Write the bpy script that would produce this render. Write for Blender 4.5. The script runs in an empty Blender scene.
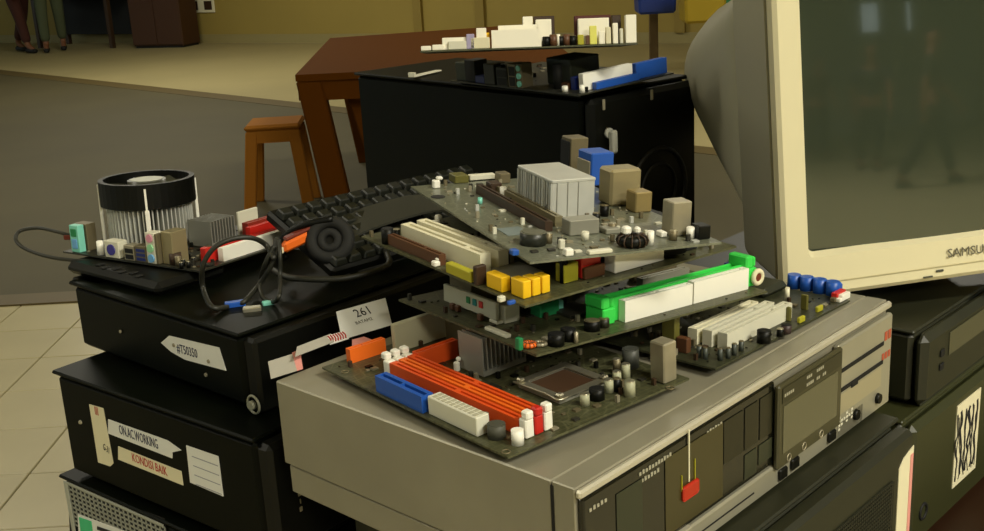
import bpy, bmesh, math, random
from mathutils import Vector, Matrix
random.seed(7)
C = bpy.context.scene.collection
PI = math.pi

# ------------------------------------------------------------------ camera, world, light, exposure
sc = bpy.context.scene
cam_d = bpy.data.cameras.new('camera'); cam = bpy.data.objects.new('camera', cam_d); C.objects.link(cam)
pitch, roll = math.radians(16.4), math.radians(-3.1)
fwd = Vector((0, math.cos(pitch), -math.sin(pitch))); rt = Vector((1, 0, 0)); up = rt.cross(fwd)
cx = rt*math.cos(roll) + up*math.sin(roll); cy = -rt*math.sin(roll) + up*math.cos(roll)
M = Matrix((cx, cy, -fwd)).transposed().to_4x4(); M.translation = Vector((0, 0, 1.32))
cam.matrix_world = M
cam_d.sensor_width = 36; cam_d.lens = 36*1138/984; cam_d.clip_start = 0.02; cam_d.clip_end = 200
sc.camera = cam
sc.view_settings.view_transform = 'Standard'; sc.view_settings.look = 'None'
sc.view_settings.exposure = 0.28; sc.view_settings.gamma = 1; sc.view_settings.use_curve_mapping = False

w = bpy.data.worlds.new('daylight'); sc.world = w; w.use_nodes = True
w.node_tree.nodes['Background'].inputs[0].default_value = (0.80, 0.95, 0.92, 1)
w.node_tree.nodes['Background'].inputs[1].default_value = 0.9

def area(name, loc, target, sx, sy, power, col):
    d = bpy.data.lights.new(name, 'AREA'); d.shape = 'RECTANGLE'; d.size = sx; d.size_y = sy
    d.energy = power; d.color = col
    o = bpy.data.objects.new(name, d); C.objects.link(o); o.location = loc
    o.rotation_euler = (Vector(target)-Vector(loc)).to_track_quat('-Z', 'Y').to_euler(); return o
LAMPS = [(-3.2, 1.0), (2.4, -1.0), (-3.2, 6.5), (2.2, 6.5), (-3.2, 11.5), (2.2, -4.0), (-3.2, -4.0)]
LP = {0: 30, 1: 145, 2: 50, 3: 80, 4: 95, 5: 160, 6: 15}
for i, (x, y) in enumerate(LAMPS):
    area('ceiling_lamp_light', (x, y, 3.70), (x, y, 0), 1.5, 0.5, LP[i], (1.0, 0.96, 0.80))

# ------------------------------------------------------------------ materials
def lin(c):
    return tuple(((v/255)/12.92 if v/255 <= 0.04045 else ((v/255+0.055)/1.055)**2.4) for v in c)
MATS = {}
def mat(name, rgb, rough=0.5, metal=0.0, noise=0.0, nscale=30, spec=0.5, bump=0.0, coat=0.0, emit=0):
    if name in MATS: return MATS[name]
    m = bpy.data.materials.new(name); m.use_nodes = True; nt = m.node_tree
    b = nt.nodes['Principled BSDF']; col = lin(rgb)
    b.inputs['Base Color'].default_value = (*col, 1); b.inputs['Roughness'].default_value = rough
    b.inputs['Metallic'].default_value = metal; b.inputs['Specular IOR Level'].default_value = spec
    b.inputs['Coat Weight'].default_value = coat
    if emit:
        b.inputs['Emission Color'].default_value = (*col, 1); b.inputs['Emission Strength'].default_value = emit
    if noise or bump:
        tc = nt.nodes.new('ShaderNodeTexCoord'); n = nt.nodes.new('ShaderNodeTexNoise')
        n.inputs['Scale'].default_value = nscale; n.inputs['Detail'].default_value = 4
        nt.links.new(tc.outputs['Object'], n.inputs['Vector'])
        if noise:
            r = nt.nodes.new('ShaderNodeValToRGB')
            r.color_ramp.elements[0].position = .3; r.color_ramp.elements[1].position = .7
            r.color_ramp.elements[0].color = (*[c*(1-noise) for c in col], 1)
            r.color_ramp.elements[1].color = (*[min(1, c*(1+noise)) for c in col], 1)
            nt.links.new(n.outputs['Fac'], r.inputs[0]); nt.links.new(r.outputs[0], b.inputs['Base Color'])
        if bump:
            bp = nt.nodes.new('ShaderNodeBump'); bp.inputs['Strength'].default_value = bump
            bp.inputs['Distance'].default_value = 0.002
            nt.links.new(n.outputs['Fac'], bp.inputs['Height']); nt.links.new(bp.outputs[0], b.inputs['Normal'])
    MATS[name] = m; return m
def pcb_mat(name, rgb, rgb2, rough=.45):
    m = bpy.data.materials.new(name); m.use_nodes = True; nt = m.node_tree; b = nt.nodes['Principled BSDF']
    tc = nt.nodes.new('ShaderNodeTexCoord')
    v = nt.nodes.new('ShaderNodeTexVoronoi'); v.feature = 'DISTANCE_TO_EDGE'; v.distance = 'MANHATTAN'
    v.inputs['Scale'].default_value = 75
    br = nt.nodes.new('ShaderNodeTexBrick'); br.inputs['Scale'].default_value = 60; br.inputs['Mortar Size'].default_value = .035
    n = nt.nodes.new('ShaderNodeTexNoise'); n.inputs['Scale'].default_value = 34
    for q in (v, br, n): nt.links.new(tc.outputs['Object'], q.inputs['Vector'])
    br.inputs['Color1'].default_value = (*lin(rgb), 1); br.inputs['Color2'].default_value = (*lin([c*.95 for c in rgb]), 1)
    br.inputs['Mortar'].default_value = (*lin([(a*2+b)/3 for a, b in zip(rgb, rgb2)]), 1)
    mr = nt.nodes.new('ShaderNodeMath'); mr.operation = 'LESS_THAN'; mr.inputs[1].default_value = .035
    nt.links.new(v.outputs['Distance'], mr.inputs[0])
    mu = nt.nodes.new('ShaderNodeMath'); mu.operation = 'MULTIPLY'; nt.links.new(mr.outputs[0], mu.inputs[0]); nt.links.new(n.outputs['Fac'], mu.inputs[1])
    mx = nt.nodes.new('ShaderNodeMix'); mx.data_type = 'RGBA'
    nt.links.new(mu.outputs[0], mx.inputs[0]); nt.links.new(br.outputs['Color'], mx.inputs[6]); mx.inputs[7].default_value = (*lin(rgb2), 1)
    nt.links.new(mx.outputs[2], b.inputs['Base Color']); b.inputs['Roughness'].default_value = rough
    MATS[name] = m; return m
BLK = mat('black_plastic', (9, 10, 6), .45, noise=.2, nscale=25, spec=.25)
BLKG = mat('black_painted_steel', (4, 7, 2), .45, noise=.2, nscale=9, bump=.03, spec=.12)
BLKM = mat('black_matte', (8, 8, 6), .7)
DGREEN = mat('dark_plastic', (34, 35, 19), .5, noise=.12, nscale=8)
CREAM = mat('cream_plastic', (226, 220, 188), .5)
WHITE = mat('white_plastic', (244, 241, 228), .45)
IVORY = mat('ivory_plastic', (232, 226, 196), .45)
ORANGE = mat('orange_plastic', (226, 84, 28), .42)
ORANGE2 = mat('bright_orange_plastic', (240, 110, 30), .42)
REDP = mat('red_plastic', (196, 36, 26), .42)
BLUE = mat('blue_plastic', (30, 84, 176), .4)
NAVY = mat('navy_plastic', (24, 40, 110), .4)
LBLUE = mat('light_blue_plastic', (110, 170, 220), .4)
GREEN = mat('bright_green_plastic', (60, 216, 84), .4)
GREEN2 = mat('green_plastic', (34, 128, 76), .4)
TEAL = mat('teal_plastic', (130, 210, 190), .4)
YEL = mat('yellow_plastic', (246, 196, 26), .4)
YELG = mat('olive_yellow_plastic', (176, 170, 40), .45)
OLIVE = mat('olive_plastic', (96, 92, 36), .5)
BROWN = mat('brown_plastic', (92, 58, 34), .5)
DBROWN = mat('dark_brown_plastic', (58, 40, 24), .5)
SILVER = mat('brushed_steel', (196, 190, 168), .38, metal=.85, noise=.08, nscale=60)
TIN = mat('tin_plate', (166, 158, 134), .45, metal=.5, noise=.12, nscale=40)
DTIN = mat('dull_tin_plate', (120, 110, 84), .5, metal=.5)
ALU = mat('aluminium', (206, 206, 198), .42, metal=.35, noise=.05, nscale=50)
ALUG = mat('grey_aluminium', (150, 150, 140), .45, metal=.4)
CHIP = mat('chip_resin', (46, 44, 36), .5)
CHIPG = mat('grey_chip_cover', (150, 148, 134), .4, metal=.3)
GREY = mat('grey_rubber', (70, 70, 58), .6)
CABLE = mat('black_cable_sheath', (36, 36, 28), .5)
PAPER = mat('paper', (226, 226, 220), .8)
PAPERY = mat('yellowed_paper', (226, 218, 184), .8)
INKB = mat('blue_black_ink', (30, 34, 70), .8)
INK = mat('black_ink', (28, 26, 24), .8)
INKR = mat('red_ink', (176, 40, 34), .8)
PINK = mat('pink_print', (224, 150, 140), .8)
WOOD = mat('dark_brown_wood', (40, 20, 6), .45, noise=.2, nscale=4)
PLASTB = mat('brown_moulded_plastic', (82, 44, 0), .8, spec=.08)
STOOLM = mat('tan_moulded_plastic', (150, 96, 32), .75, spec=.1)
LACE = mat('dusty_white_plastic', (216, 213, 192), .55)
PCB_OL = pcb_mat('circuit_board_olive', (64, 65, 42), (98, 98, 70))
PCB_DK = pcb_mat('circuit_board_dark', (46, 48, 31), (72, 74, 50))
PCB_GR = pcb_mat('circuit_board_grey', (96, 99, 84), (132, 134, 114), .3)
PCB_BK = pcb_mat('circuit_board_blackish', (36, 36, 29), (60, 60, 46))

# ------------------------------------------------------------------ mesh helpers
def bx(bm, x0, y0, z0, x1, y1, z1, bev=0.0, rot=0.0, mi=0):
    r = bmesh.ops.create_cube(bm, size=1.0); vs = r['verts']
    cxx, cyy, czz = (x0+x1)/2, (y0+y1)/2, (z0+z1)/2
    for v in vs: v.co = Vector((v.co.x*(x1-x0), v.co.y*(y1-y0), v.co.z*(z1-z0)))
    if bev:
        es = set(e for v in vs for e in v.link_edges)
        q = bmesh.ops.bevel(bm, geom=list(es), offset=bev, segments=1, affect='EDGES', profile=.5)
        vs = list(set(v for f in q['faces'] for v in f.verts))
        # every vertex of the block belongs to a bevel face
    R = Matrix.Rotation(rot, 3, 'Z')
    for v in vs: v.co = R @ v.co + Vector((cxx, cyy, czz))
    if mi:
        for f in set(f for v in vs for f in v.link_faces): f.material_index = mi
    return vs
def cyl(bm, x, y, z0, z1, r0, r1=None, seg=16, mi=0, topmi=None, axis='Z'):
    r1 = r0 if r1 is None else r1
    a = []; b = []
    for i in range(seg):
        t = 2*PI*i/seg; c, s = math.cos(t), math.sin(t)
        a.append((c*r0, s*r0, z0)); b.append((c*r1, s*r1, z1))
    def P(p):
        if axis == 'Z': return Vector((x+p[0], y+p[1], p[2]))
        if axis == 'Y': return Vector((x+p[0], p[2], y+p[1]))
        return Vector((p[2], x+p[0], y+p[1]))
    A = [bm.verts.new(P(p)) for p in a]; B = [bm.verts.new(P(p)) for p in b]
    for i in range(seg):
        f = bm.faces.new((A[i], A[(i+1) % seg], B[(i+1) % seg], B[i])); f.material_index = mi; f.smooth = True
    f = bm.faces.new(list(reversed(A))); f.material_index = mi
    f = bm.faces.new(B); f.material_index = mi if topmi is None else topmi
def torus(bm, x, y, z, R, r, seg=20, ring=8, mi=0, tilt=None):
    T = tilt or Matrix.Identity(3); V = []
    for i in range(seg):
        t = 2*PI*i/seg; row = []
        for j in range(ring):
            p = 2*PI*j/ring; q = Vector(((R+r*math.cos(p))*math.cos(t), (R+r*math.cos(p))*math.sin(t), r*math.sin(p)))
            row.append(bm.verts.new(T @ q + Vector((x, y, z))))
        V.append(row)
    for i in range(seg):
        for j in range(ring):
            f = bm.faces.new((V[i][j], V[(i+1) % seg][j], V[(i+1) % seg][(j+1) % ring], V[i][(j+1) % ring])); f.material_index = mi; f.smooth = True
def spline(pts, n=8):
    P = [Vector(p) for p in pts]; P = [2*P[0]-P[1]] + P + [2*P[-1]-P[-2]]; out = []
    for i in range(1, len(P)-2):
        for k in range(n):
            t = k/n; a, b, c, d = P[i-1:i+3]
            out.append(.5*((2*b)+(c-a)*t+(2*a-5*b+4*c-d)*t*t+(3*b-a-3*c+d)*t**3))
    out.append(P[-2]); return out
def tube(bm, pts, r, seg=8, n=8, mi=0, flat=1.0):
    P = spline(pts, n); rings = []; prev = None
    for i, p in enumerate(P):
        t = (P[min(i+1, len(P)-1)] - P[max(i-1, 0)]).normalized()
        if prev is None: prev = t.orthogonal().normalized()
        a = (prev - t*prev.dot(t)).normalized(); prev = a; b = t.cross(a)
        rings.append([bm.verts.new(p + (a*math.cos(2*PI*k/seg) + b*math.sin(2*PI*k/seg)*flat)*r) for k in range(seg)])
    for A, B in zip(rings, rings[1:]):
        for k in range(seg):
            f = bm.faces.new((A[k], A[(k+1) % seg], B[(k+1) % seg], B[k])); f.material_index = mi; f.smooth = True
    bm.faces.new(list(reversed(rings[0]))).material_index = mi; bm.faces.new(rings[-1]).material_index = mi
def obj(name, bm, mats, parent=None, loc=None, rot=None):
    me = bpy.data.meshes.new(name); bmesh.ops.recalc_face_normals(bm, faces=bm.faces); bm.to_mesh(me); bm.free()
    for m in (mats if isinstance(mats, (list, tuple)) else [mats]): me.materials.append(m)
    o = bpy.data.objects.new(name, me); C.objects.link(o)
    if parent: o.parent = parent
    if loc: o.location = loc
    if rot: o.rotation_euler = rot
    return o
def NB(): return bmesh.new()
def thing(name, label, cat, matrix=None, group=None, loc=(0, 0, 0), rz=0):
    o = bpy.data.objects.new(name, None); o.empty_display_size = .05; C.objects.link(o)
    if matrix is not None: o.matrix_world = matrix
    else: o.location = loc; o.rotation_euler = (0, 0, rz)
    o['label'] = label; o['category'] = cat
    if group: o['group'] = group
    return o
def tag(o, label, cat, group=None):
    o['label'] = label; o['category'] = cat
    if group: o['group'] = group
    return o
def boxp(name, parent, m, x0, y0, z0, x1, y1, z1, bev=0.0, **k):
    bm = NB(); bx(bm, x0, y0, z0, x1, y1, z1, bev, **k); return obj(name, bm, m, parent)
def struct(o): o['kind'] = 'structure'; return o
def text_mesh(name, body, size, m, parent, matrix, shear=0.0, thick=0.0002, sx=1.0):
    cu = bpy.data.curves.new(name, 'FONT'); cu.body = body; cu.size = size; cu.extrude = thick; cu.shear = shear
    cu.align_x = 'CENTER'; cu.align_y = 'CENTER'; cu.resolution_u = 2
    t = bpy.data.objects.new(name, cu); C.objects.link(t)
    dg = bpy.context.evaluated_depsgraph_get(); me = bpy.data.meshes.new_from_object(t.evaluated_get(dg))
    bpy.data.objects.remove(t); me.materials.clear(); me.materials.append(m)
    for v in me.vertices: v.co.x *= sx
    o = bpy.data.objects.new(name, me); C.objects.link(o); o.parent = parent; o.matrix_local = matrix; return o
def mx(o, ex, ey, ez):
    m = Matrix((Vector(ex), Vector(ey), Vector(ez))).transposed().to_4x4(); m.translation = Vector(o); return m
def yawm(o, deg):
    m = Matrix.Rotation(math.radians(deg), 4, 'Z'); m.translation = Vector(o); return m
# matrix for something flat lying on a vertical face whose outward normal is -Y of the local frame
def facing(x, z, y=0.0, rot=0.0):
    m = Matrix.Rotation(PI/2, 4, 'X') @ Matrix.Rotation(rot, 4, 'Z'); m.translation = Vector((x, y, z)); return m
# the same on the face whose outward normal is -X (reading left to right = -Y)
def facing_left(y, z, x=0.0, rot=0.0):
    m = mx((x, y, z), (0, -1, 0), (0, 0, 1), (-1, 0, 0)) @ Matrix.Rotation(rot, 4, 'Z'); return m

# ------------------------------------------------------------------ the hall
# floor: near tiles one by one, a duller walkway beyond, a paler floor up to the far wall
GROUT = mat('tile_grout', (92, 82, 54), .8)
TILEM = mat('beige_glazed_tile', (176, 166, 130), .35, noise=.06, nscale=3)
WALKM = mat('walkway_screed', (72, 65, 37), .75, noise=.10, nscale=1.2)
FARM = mat('pale_floor_terrazzo', (158, 146, 104), .5, noise=.06, nscale=1)
STRIPM = mat('dark_threshold_strip', (84, 70, 34), .6)
bm = NB(); bx(bm, -14, -12, -.12, 14, 24, -.012); floor = struct(obj('floor', bm, GROUT))
bm = NB(); bx(bm, -.148, -.148, -.012, .148, .148, 0, .002); tile0 = obj('tile', bm, TILEM, floor)
first = True
TW = .3007
for i in range(-5, 9):
    for j in range(-2, 9):
        x = -1.2585 - .15035 + TW*(i-1); y = 4.27 - TW*(j+.5)
        o = tile0 if first else tile0.copy()
        if not first: C.objects.link(o); o.parent = floor
        first = False; o.location = (x, y, random.uniform(-.0004, .0004))
# screed in front of and beside the tiles (never in the photograph, seen from a step aside and in the screen)
bm = NB()
bx(bm, -14, -12, -.012, 14, .93, -.002); bx(bm, -14, .93, -.012, -3.0, 4.87, -.002); bx(bm, 1.3, .93, -.012, 14, 4.87, -.002)
obj('floor_screed', bm, TILEM, floor)
def poly(name, pts, z0, z1, m, parent):
    bm = NB(); a = [bm.verts.new((x, y, z0)) for x, y in pts]; b = [bm.verts.new((x, y, z1)) for x, y in pts]
    n = len(pts)
    for i in range(n): bm.faces.new((a[i], a[(i+1) % n], b[(i+1) % n], b[i]))
    bm.faces.new(list(reversed(a))); bm.faces.new(b); return obj(name, bm, m, parent)
poly('walkway', [(-14, 4.42), (8, 4.42), (8, 1.4+2.5), (8, 3.0), (9, 4.42), (9, 4.5), (4, 4.6), (-14, 21.2)][0:2] + [(9, 4.42), (2.6, 5.2), (-14, 21.9)], -.012, .004, WALKM, floor)
poly('threshold_strip', [(-14, 4.28), (9, 4.28), (9, 4.42), (-14, 4.42)], -.012, .007, STRIPM, floor)
poly('threshold_strip', [(-14, 21.9), (2.6, 5.2), (2.72, 5.32), (-13.8, 22.1)], -.012, .007, STRIPM, floor)
poly('far_floor', [(-13.8, 22.1), (2.72, 5.32), (9, 4.5), (14, 4.42), (14, 24), (-14, 24)], -.012, .002, FARM, floor)
# far wall, slanting away to the left
WALLM = mat('yellow_wall_paint', (156, 136, 66), .75, noise=.05, nscale=1)
bm = NB()
wl = Matrix.Translation((-2.0, 15.32, 0)) @ Matrix.Rotation(math.radians(-30), 4, 'Z')
bx(bm, -14, 0, 0, 12.5, .2, 3.8); wall = struct(obj('wall_back', bm, WALLM)); wall.matrix_world = wl
bm = NB(); bx(bm, -14, -.02, 0, 12.5, -.001, .12); o = struct(obj('baseboard_back', bm, mat('baseboard_paint', (150, 138, 90), .6))); o.matrix_world = wl
PIL = mat('wall_pilaster_paint', (142, 122, 56), .7)
for k, s in enumerate((1.45, 2.35, 4.9)):
    bm = NB(); bx(bm, s-.06, -.05, .12, s+.06, -.001, 3.75); obj('pilaster', bm, PIL, wall)
t = thing('wall_outlet', 'small twin wall outlet plate on the yellow wall above the pale floor', 'outlet', matrix=wl @ Matrix.Translation((-2.15, -.001, 0)))
boxp('cover_plate', t, CREAM, -.24, -.02, .42, .24, -.001, .62, .006)
boxp('socket', t, DBROWN, -.20, -.026, .46, -.06, -.0195, .58, .004); boxp('socket', t, DBROWN, .06, -.026, .46, .20, -.0195, .58, .004)
# other walls and ceiling
PALEW = mat('pale_wall_paint', (176, 184, 176), .8)
bm = NB(); bx(bm, 12, -12, 0, 12.2, 9.0, 3.8); struct(obj('wall_right', bm, WALLM))
bm = NB(); bx(bm, -12.2, -12, 0, -12, 21, .9); bx(bm, -12.2, -12, 2.9, -12, 21, 3.8)
for y in (-12, -6, 0, 6, 12, 18): bx(bm, -12.2, y, .9, -12, y+2.4, 2.9)
struct(obj('wall_left', bm, PALEW))
bm = NB(); bx(bm, -12.2, -12.2, 0, 12.2, -12, 2.7); bx(bm, -12.2, -12.2, 3.5, 12.2, -12, 3.8)
for x in (-12.2, -7.5, -2.6, 2.4, 7.4, 11.8): bx(bm, x, -12.2, 2.7, x+.5, -12, 3.5)
bx(bm, 4.6, -12.15, 2.7, 7.5, -12.05, 3.5); bx(bm, 8.5, -12.15, 2.7, 9.4, -12.05, 3.5); bx(bm, 9.6, -12.15, 2.7, 12.2, -12.05, 3.5)  # unseen window infill, added to narrow the bright reflections in the screen
struct(obj('wall_front', bm, PALEW))
bm = NB(); bx(bm, -14, -12.2, 3.8, 14, 24, 3.95); struct(obj('ceiling', bm, mat('ceiling_paint', (200, 190, 150), .8)))
for i, (x, y) in enumerate(LAMPS):
    t = thing('ceiling_light', 'long ceiling light out of view above the hall', 'ceiling light', loc=(x, y, 3.8), group='long ceiling lights of the hall')
    boxp('housing', t, WHITE, -.8, -.3, -.06, .8, .3, 0, .01)
    boxp('diffuser', t, mat('lit_diffuser', (255, 246, 214), .5, emit=3.0), -.75, -.25, -.07, .75, .25, -.0601)

# ------------------------------------------------------------------ people
def person(label, loc, rz, skin, shirt, trousers, shoes, hair, stride=.22, arm=.15, lean=0.0, group=None):
    t = thing('person', label, 'person', loc=loc, rz=rz, group=group)
    def skinned(name, V, E, m, root=0, parent=t, sub=2):
        me = bpy.data.meshes.new(name); me.from_pydata([v[:3] for v in V], E, [])
        o = bpy.data.objects.new(name, me); C.objects.link(o); o.parent = parent
        md = o.modifiers.new('s', 'SKIN'); me.skin_vertices or None
        for i, v in enumerate(V):
            sv = me.skin_vertices[0].data[i]; sv.radius = (v[3], v[4] if len(v) > 4 else v[3]); sv.use_root = (i == root)
        sb = o.modifiers.new('d', 'SUBSURF'); sb.levels = sub; sb.render_levels = sub
        dg = bpy.context.evaluated_depsgraph_get(); dg.update(); m2 = bpy.data.meshes.new_from_object(o.evaluated_get(dg))
        o.modifiers.clear(); o.data = m2; m2.materials.clear(); m2.materials.append(m)
        for p in m2.polygons: p.use_smooth = True
        return o
    L = lean; s = stride
    # one continuous body: pelvis, spine, neck, head, arms with hands, legs with feet
    V = [(0, 0, .96, .125, .10), (0, .02+L*.2, 1.16, .115, .09), (0, .02+L*.6, 1.36, .135, .095), (0, .01+L*.8, 1.48, .06), (0, -.01+L, 1.57, .055), (0, -.03+L, 1.66, .085, .10), (0, -.01+L, 1.74, .07),
         (-.19, L*.7, 1.42, .06), (-.24, -arm*.4+L*.6, 1.15, .042), (-.22, -arm*1.4+L*.5, .93, .032), (-.215, -arm*1.7+L*.5, .85, .026, .04),
         (.19, L*.7, 1.42, .06), (.24, arm*.4+L*.6, 1.15, .042), (.22, arm*.5+L*.5, .90, .032), (.215, arm*.4+L*.5, .82, .026, .04),
         (-.10, 0, .88, .092), (-.11, -s*.55, .50, .062), (-.11, -s*.9, .10, .042), (-.11, -s*.9-.13, .045, .034),
         (.10, 0, .88, .092), (.11, s*.35, .50, .062), (.11, s*1.1, .12, .042), (.11, s*1.1-.12, .045, .034)]
    E = [(0, 1), (1, 2), (2, 3), (3, 4), (4, 5), (5, 6), (2, 7), (7, 8), (8, 9), (9, 10), (2, 11), (11, 12), (12, 13), (13, 14), (0, 15), (15, 16), (16, 17), (17, 18), (0, 19), (19, 20), (20, 21), (21, 22)]
    skinned('body', V, E, skin)
    g = .012
    skinned('shirt', [(0, 0, .94, .145, .12), (0, .02+L*.2, 1.16, .128, .105), (0, .02+L*.6, 1.36, .148, .108), (0, .01+L*.75, 1.45, .085),
                      (-.19, L*.7, 1.42, .075), (-.235, -arm*.3+L*.6, 1.2, .06), (.19, L*.7, 1.42, .075), (.235, arm*.3+L*.6, 1.2, .06)],
            [(0, 1), (1, 2), (2, 3), (2, 4), (4, 5), (2, 6), (6, 7)], shirt)
    skinned('trousers', [(0, 0, .96, .14, .115), (-.10, 0, .86, .108), (-.11, -s*.55, .50, .08), (-.11, -s*.88, .13, .066),
                         (.10, 0, .86, .108), (.11, s*.35, .50, .08), (.11, s*1.05, .15, .066)], [(0, 1), (1, 2), (2, 3), (0, 4), (4, 5), (5, 6)], trousers)
    for (x, y) in ((-.11, -s*.9), (.11, s*1.1)):
        skinned('shoe', [(x, y+.05, .045, .046, .04), (x, y-.07, .04, .048, .038), (x, y-.17, .032, .04, .03)], [(0, 1), (1, 2)], shoes)
    skinned('hair', [(0, .03+L, 1.70, .085, .07), (0, -.01+L, 1.765, .08, .06)], [(0, 1)], hair)
    bm = NB(); 
    for dx in (-.033, .033): bmesh.ops.create_icosphere(bm, subdivisions=1, radius=.011, matrix=Matrix.Translation((dx, -.115+L, 1.665)))
    obj('eyes', bm, BLKM, t)
    bm = NB(); bx(bm, -.011, -.142+L, 1.615, .011, -.10+L, 1.655, .006); obj('nose', bm, skin, t)
    for sgn, zx, yy, zz in ((-1, -.215, -arm*1.7+L*.5, .85), (1, .215, arm*.4+L*.5, .82)):
        bm = NB()
        for k in range(4):
            tube(bm, [(zx, yy-.03+.02*k, zz-.02), (zx, yy-.034+.021*k, zz-.07), (zx-sgn*.012, yy-.034+.021*k, zz-.10+.008*abs(k-1.4))], .0085, seg=6, n=3)
        tube(bm, [(zx, yy-.035, zz+.01), (zx-sgn*.01, yy-.062, zz-.03), (zx-sgn*.012, yy-.066, zz-.055)], .009, seg=6, n=3)
        obj('fingers', bm, skin, t)
    return t
SKIN = mat('skin', (120, 78, 50), .55); HAIR = mat('black_hair', (18, 14, 10), .7)
CL = {k: mat('cloth_'+k, c, .85) for k, c in dict(maroon=(66, 30, 18), sage=(74, 82, 56), dark=(30, 28, 22), navy=(32, 36, 50), brown=(58, 44, 30), white=(170, 166, 140)).items()}
person('person in dark maroon trousers walking at the far left of the hall', (-6.45, 16.45, 0), 1.0, SKIN, CL['dark'], CL['maroon'], BLKM, HAIR, .26)
person('person in sage green trousers standing beside the one in maroon', (-5.98, 16.35, 0), .3, SKIN, CL['white'], CL['sage'], BLKM, HAIR, .10)
# people and a low wall behind the camera, mirrored in the monitor's glass
person('person in dark clothes striding behind the camera, mirrored large in the screen', (4.0, -3.7, 0), 2.2, SKIN, CL['dark'], CL['dark'], BLKM, HAIR, .30, .2)
person('person in navy clothes bending forward behind the camera, mirrored mid screen', (4.2, -5.4, 0), 3.6, SKIN, CL['navy'], CL['dark'], BLKM, HAIR, .12, .3, -.25)
person('person in brown clothes standing behind the camera, mirrored at the screen left edge', (4.2, -7.1, 0), 2.9, SKIN, CL['brown'], CL['dark'], BLKM, HAIR, .08)
# far left furniture
t = thing('desk', 'dark wooden desk at the far end behind the two people', 'desk', loc=(-5.6, 16.9, 0), rz=-.5)
boxp('desk_top', t, DBROWN, -.9, -.35, .70, .7, .35, .75, .01)
for x in (-.85, .6): boxp('leg', t, DBROWN, x, -.3, 0, x+.06, -.24, .70)
for x in (-.85, .6): boxp('leg', t, DBROWN, x, .24, 0, x+.06, .3, .70)
boxp('modesty_panel', t, BLKM, -.79, .2, .15, .6, .22, .70)
t = thing('cabinet', 'low red-brown cabinet against the far yellow wall', 'cabinet', loc=(-4.42, 15.95, 0), rz=-.35)
RB = mat('red_brown_laminate', (62, 33, 6), .6)
boxp('carcass', t, RB, -.40, 0, .03, .40, .42, .80, .01); boxp('plinth', t, BLKM, -.38, .02, 0, .38, .40, .03)
for x in (-.395, .005): boxp('door', t, RB, x, -.018, .05, x+.39, -.001, .78, .004)
# recycling bins on a post frame
BPOST = mat('post_paint', (92, 72, 34), .6)
def rbin(label, x, y, m, wd, z0):
    t = thing('recycling_bin', label, 'bin', loc=(x, y, 0), group='row of coloured recycling bins')
    bm = NB(); bx(bm, -wd/2, -.16, z0, wd/2, .16, z0+.52, .02)
    for v in bm.verts:
        k = .88 + .12*(v.co.z-z0)/.52; v.co.x *= k; v.co.y *= k
    obj('tub', bm, m, t)
    bm = NB(); bx(bm, -wd/2-.015, -.175, z0+.521, wd/2+.015, .175, z0+.56, .01); bx(bm, -.1, -.12, z0+.5605, .1, .12, z0+.62, .03); obj('lid', bm, m, t)
    return t
rbin('blue recycling bin on its post against the yellow wall', *(1.4491, 9.532, 0.59)[:2], mat('bin_blue', (14, 44, 120), .5), .34, .60)
rbin('yellow recycling bin between the blue and the green one', *(1.6946, 8.7987, 0.59)[:2], mat('bin_yellow', (150, 126, 10), .5), .34, .57)
rbin('green recycling bin half behind the white monitor', *(2.1066, 9.4915, 0.59)[:2], mat('bin_green', (20, 110, 70), .5), .34, .60)
bw = (1.4491, 9.532, 0.59)
t = thing('bin_stand', 'thin brown post frame carrying the coloured bins', 'stand', loc=(bw[0]+.03, bw[1]+.16, 0))
bm = NB(); bx(bm, -.035, .1, 0, .035, .16, 1.0); obj('post', bm, BPOST, t)
bm = NB(); bx(bm, 1.0, .1, 0, 1.07, .16, 1.0); obj('post', bm, BPOST, t)
bm = NB(); bx(bm, -.1, .03, .75, 1.1, .099, .78); obj('rail', bm, BPOST, t)

# ------------------------------------------------------------------ brown table and stool behind
a, b = (-0.8262, 5.0901, 0.75), (-0.5849, 4.9119, 0.75)
t = thing('garden_table', 'dark brown moulded table standing behind the black tower case', 'table', loc=(a[0], a[1], 0))
def quadp(name, parent, m, pts, z0, z1):
    bm = NB(); A = [bm.verts.new((x, y, z0)) for x, y in pts]; B = [bm.verts.new((x, y, z1)) for x, y in pts]; n = len(pts)
    for i in range(n): bm.faces.new((A[i], A[(i+1) % n], B[(i+1) % n], B[i]))
    bm.faces.new(list(reversed(A))); bm.faces.new(B); return obj(name, bm, m, parent)
quadp('tabletop', t, PLASTB, [(0, 0), (1.25, -.05), (1.16, 2.1), (-.07, 1.86)], .72, .75)
bm = NB()
bx(bm, .02, .01, .63, 1.2, .035, .7199); obj('apron', bm, PLASTB, t); bm = NB(); bx(bm, .0, .04, .63, .02, 1.75, .7199); obj('apron', bm, PLASTB, t)
for (x, y) in ((.0, .0), (1.15, .0), (-.05, 1.74), (1.08, 1.95)):
    bm = NB(); bx(bm, x, y, 0, x+.115, y+.085, .7195, .008)
    for v in bm.verts:
        if v.co.z < .1: v.co.x += .10 if x < .5 else -.02
    obj('leg', bm, PLASTB, t)
bm = NB(); bx(bm, .185, .12, 0, .29, .17, .7195, .008)
for v in bm.verts:
    if v.co.z < .1: v.co.x += .17
obj('leg_brace', bm, PLASTB, t)
a = (-1.063, 5.6346, 0.45)
t = thing('stool', 'tan moulded stool with splayed legs left of the brown table', 'stool', loc=(a[0], a[1]+.14, 0), rz=.05)
bm = NB(); bx(bm, -.14, -.14, .42, .14, .14, .45, .012); obj('seat', bm, STOOLM, t)
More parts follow.
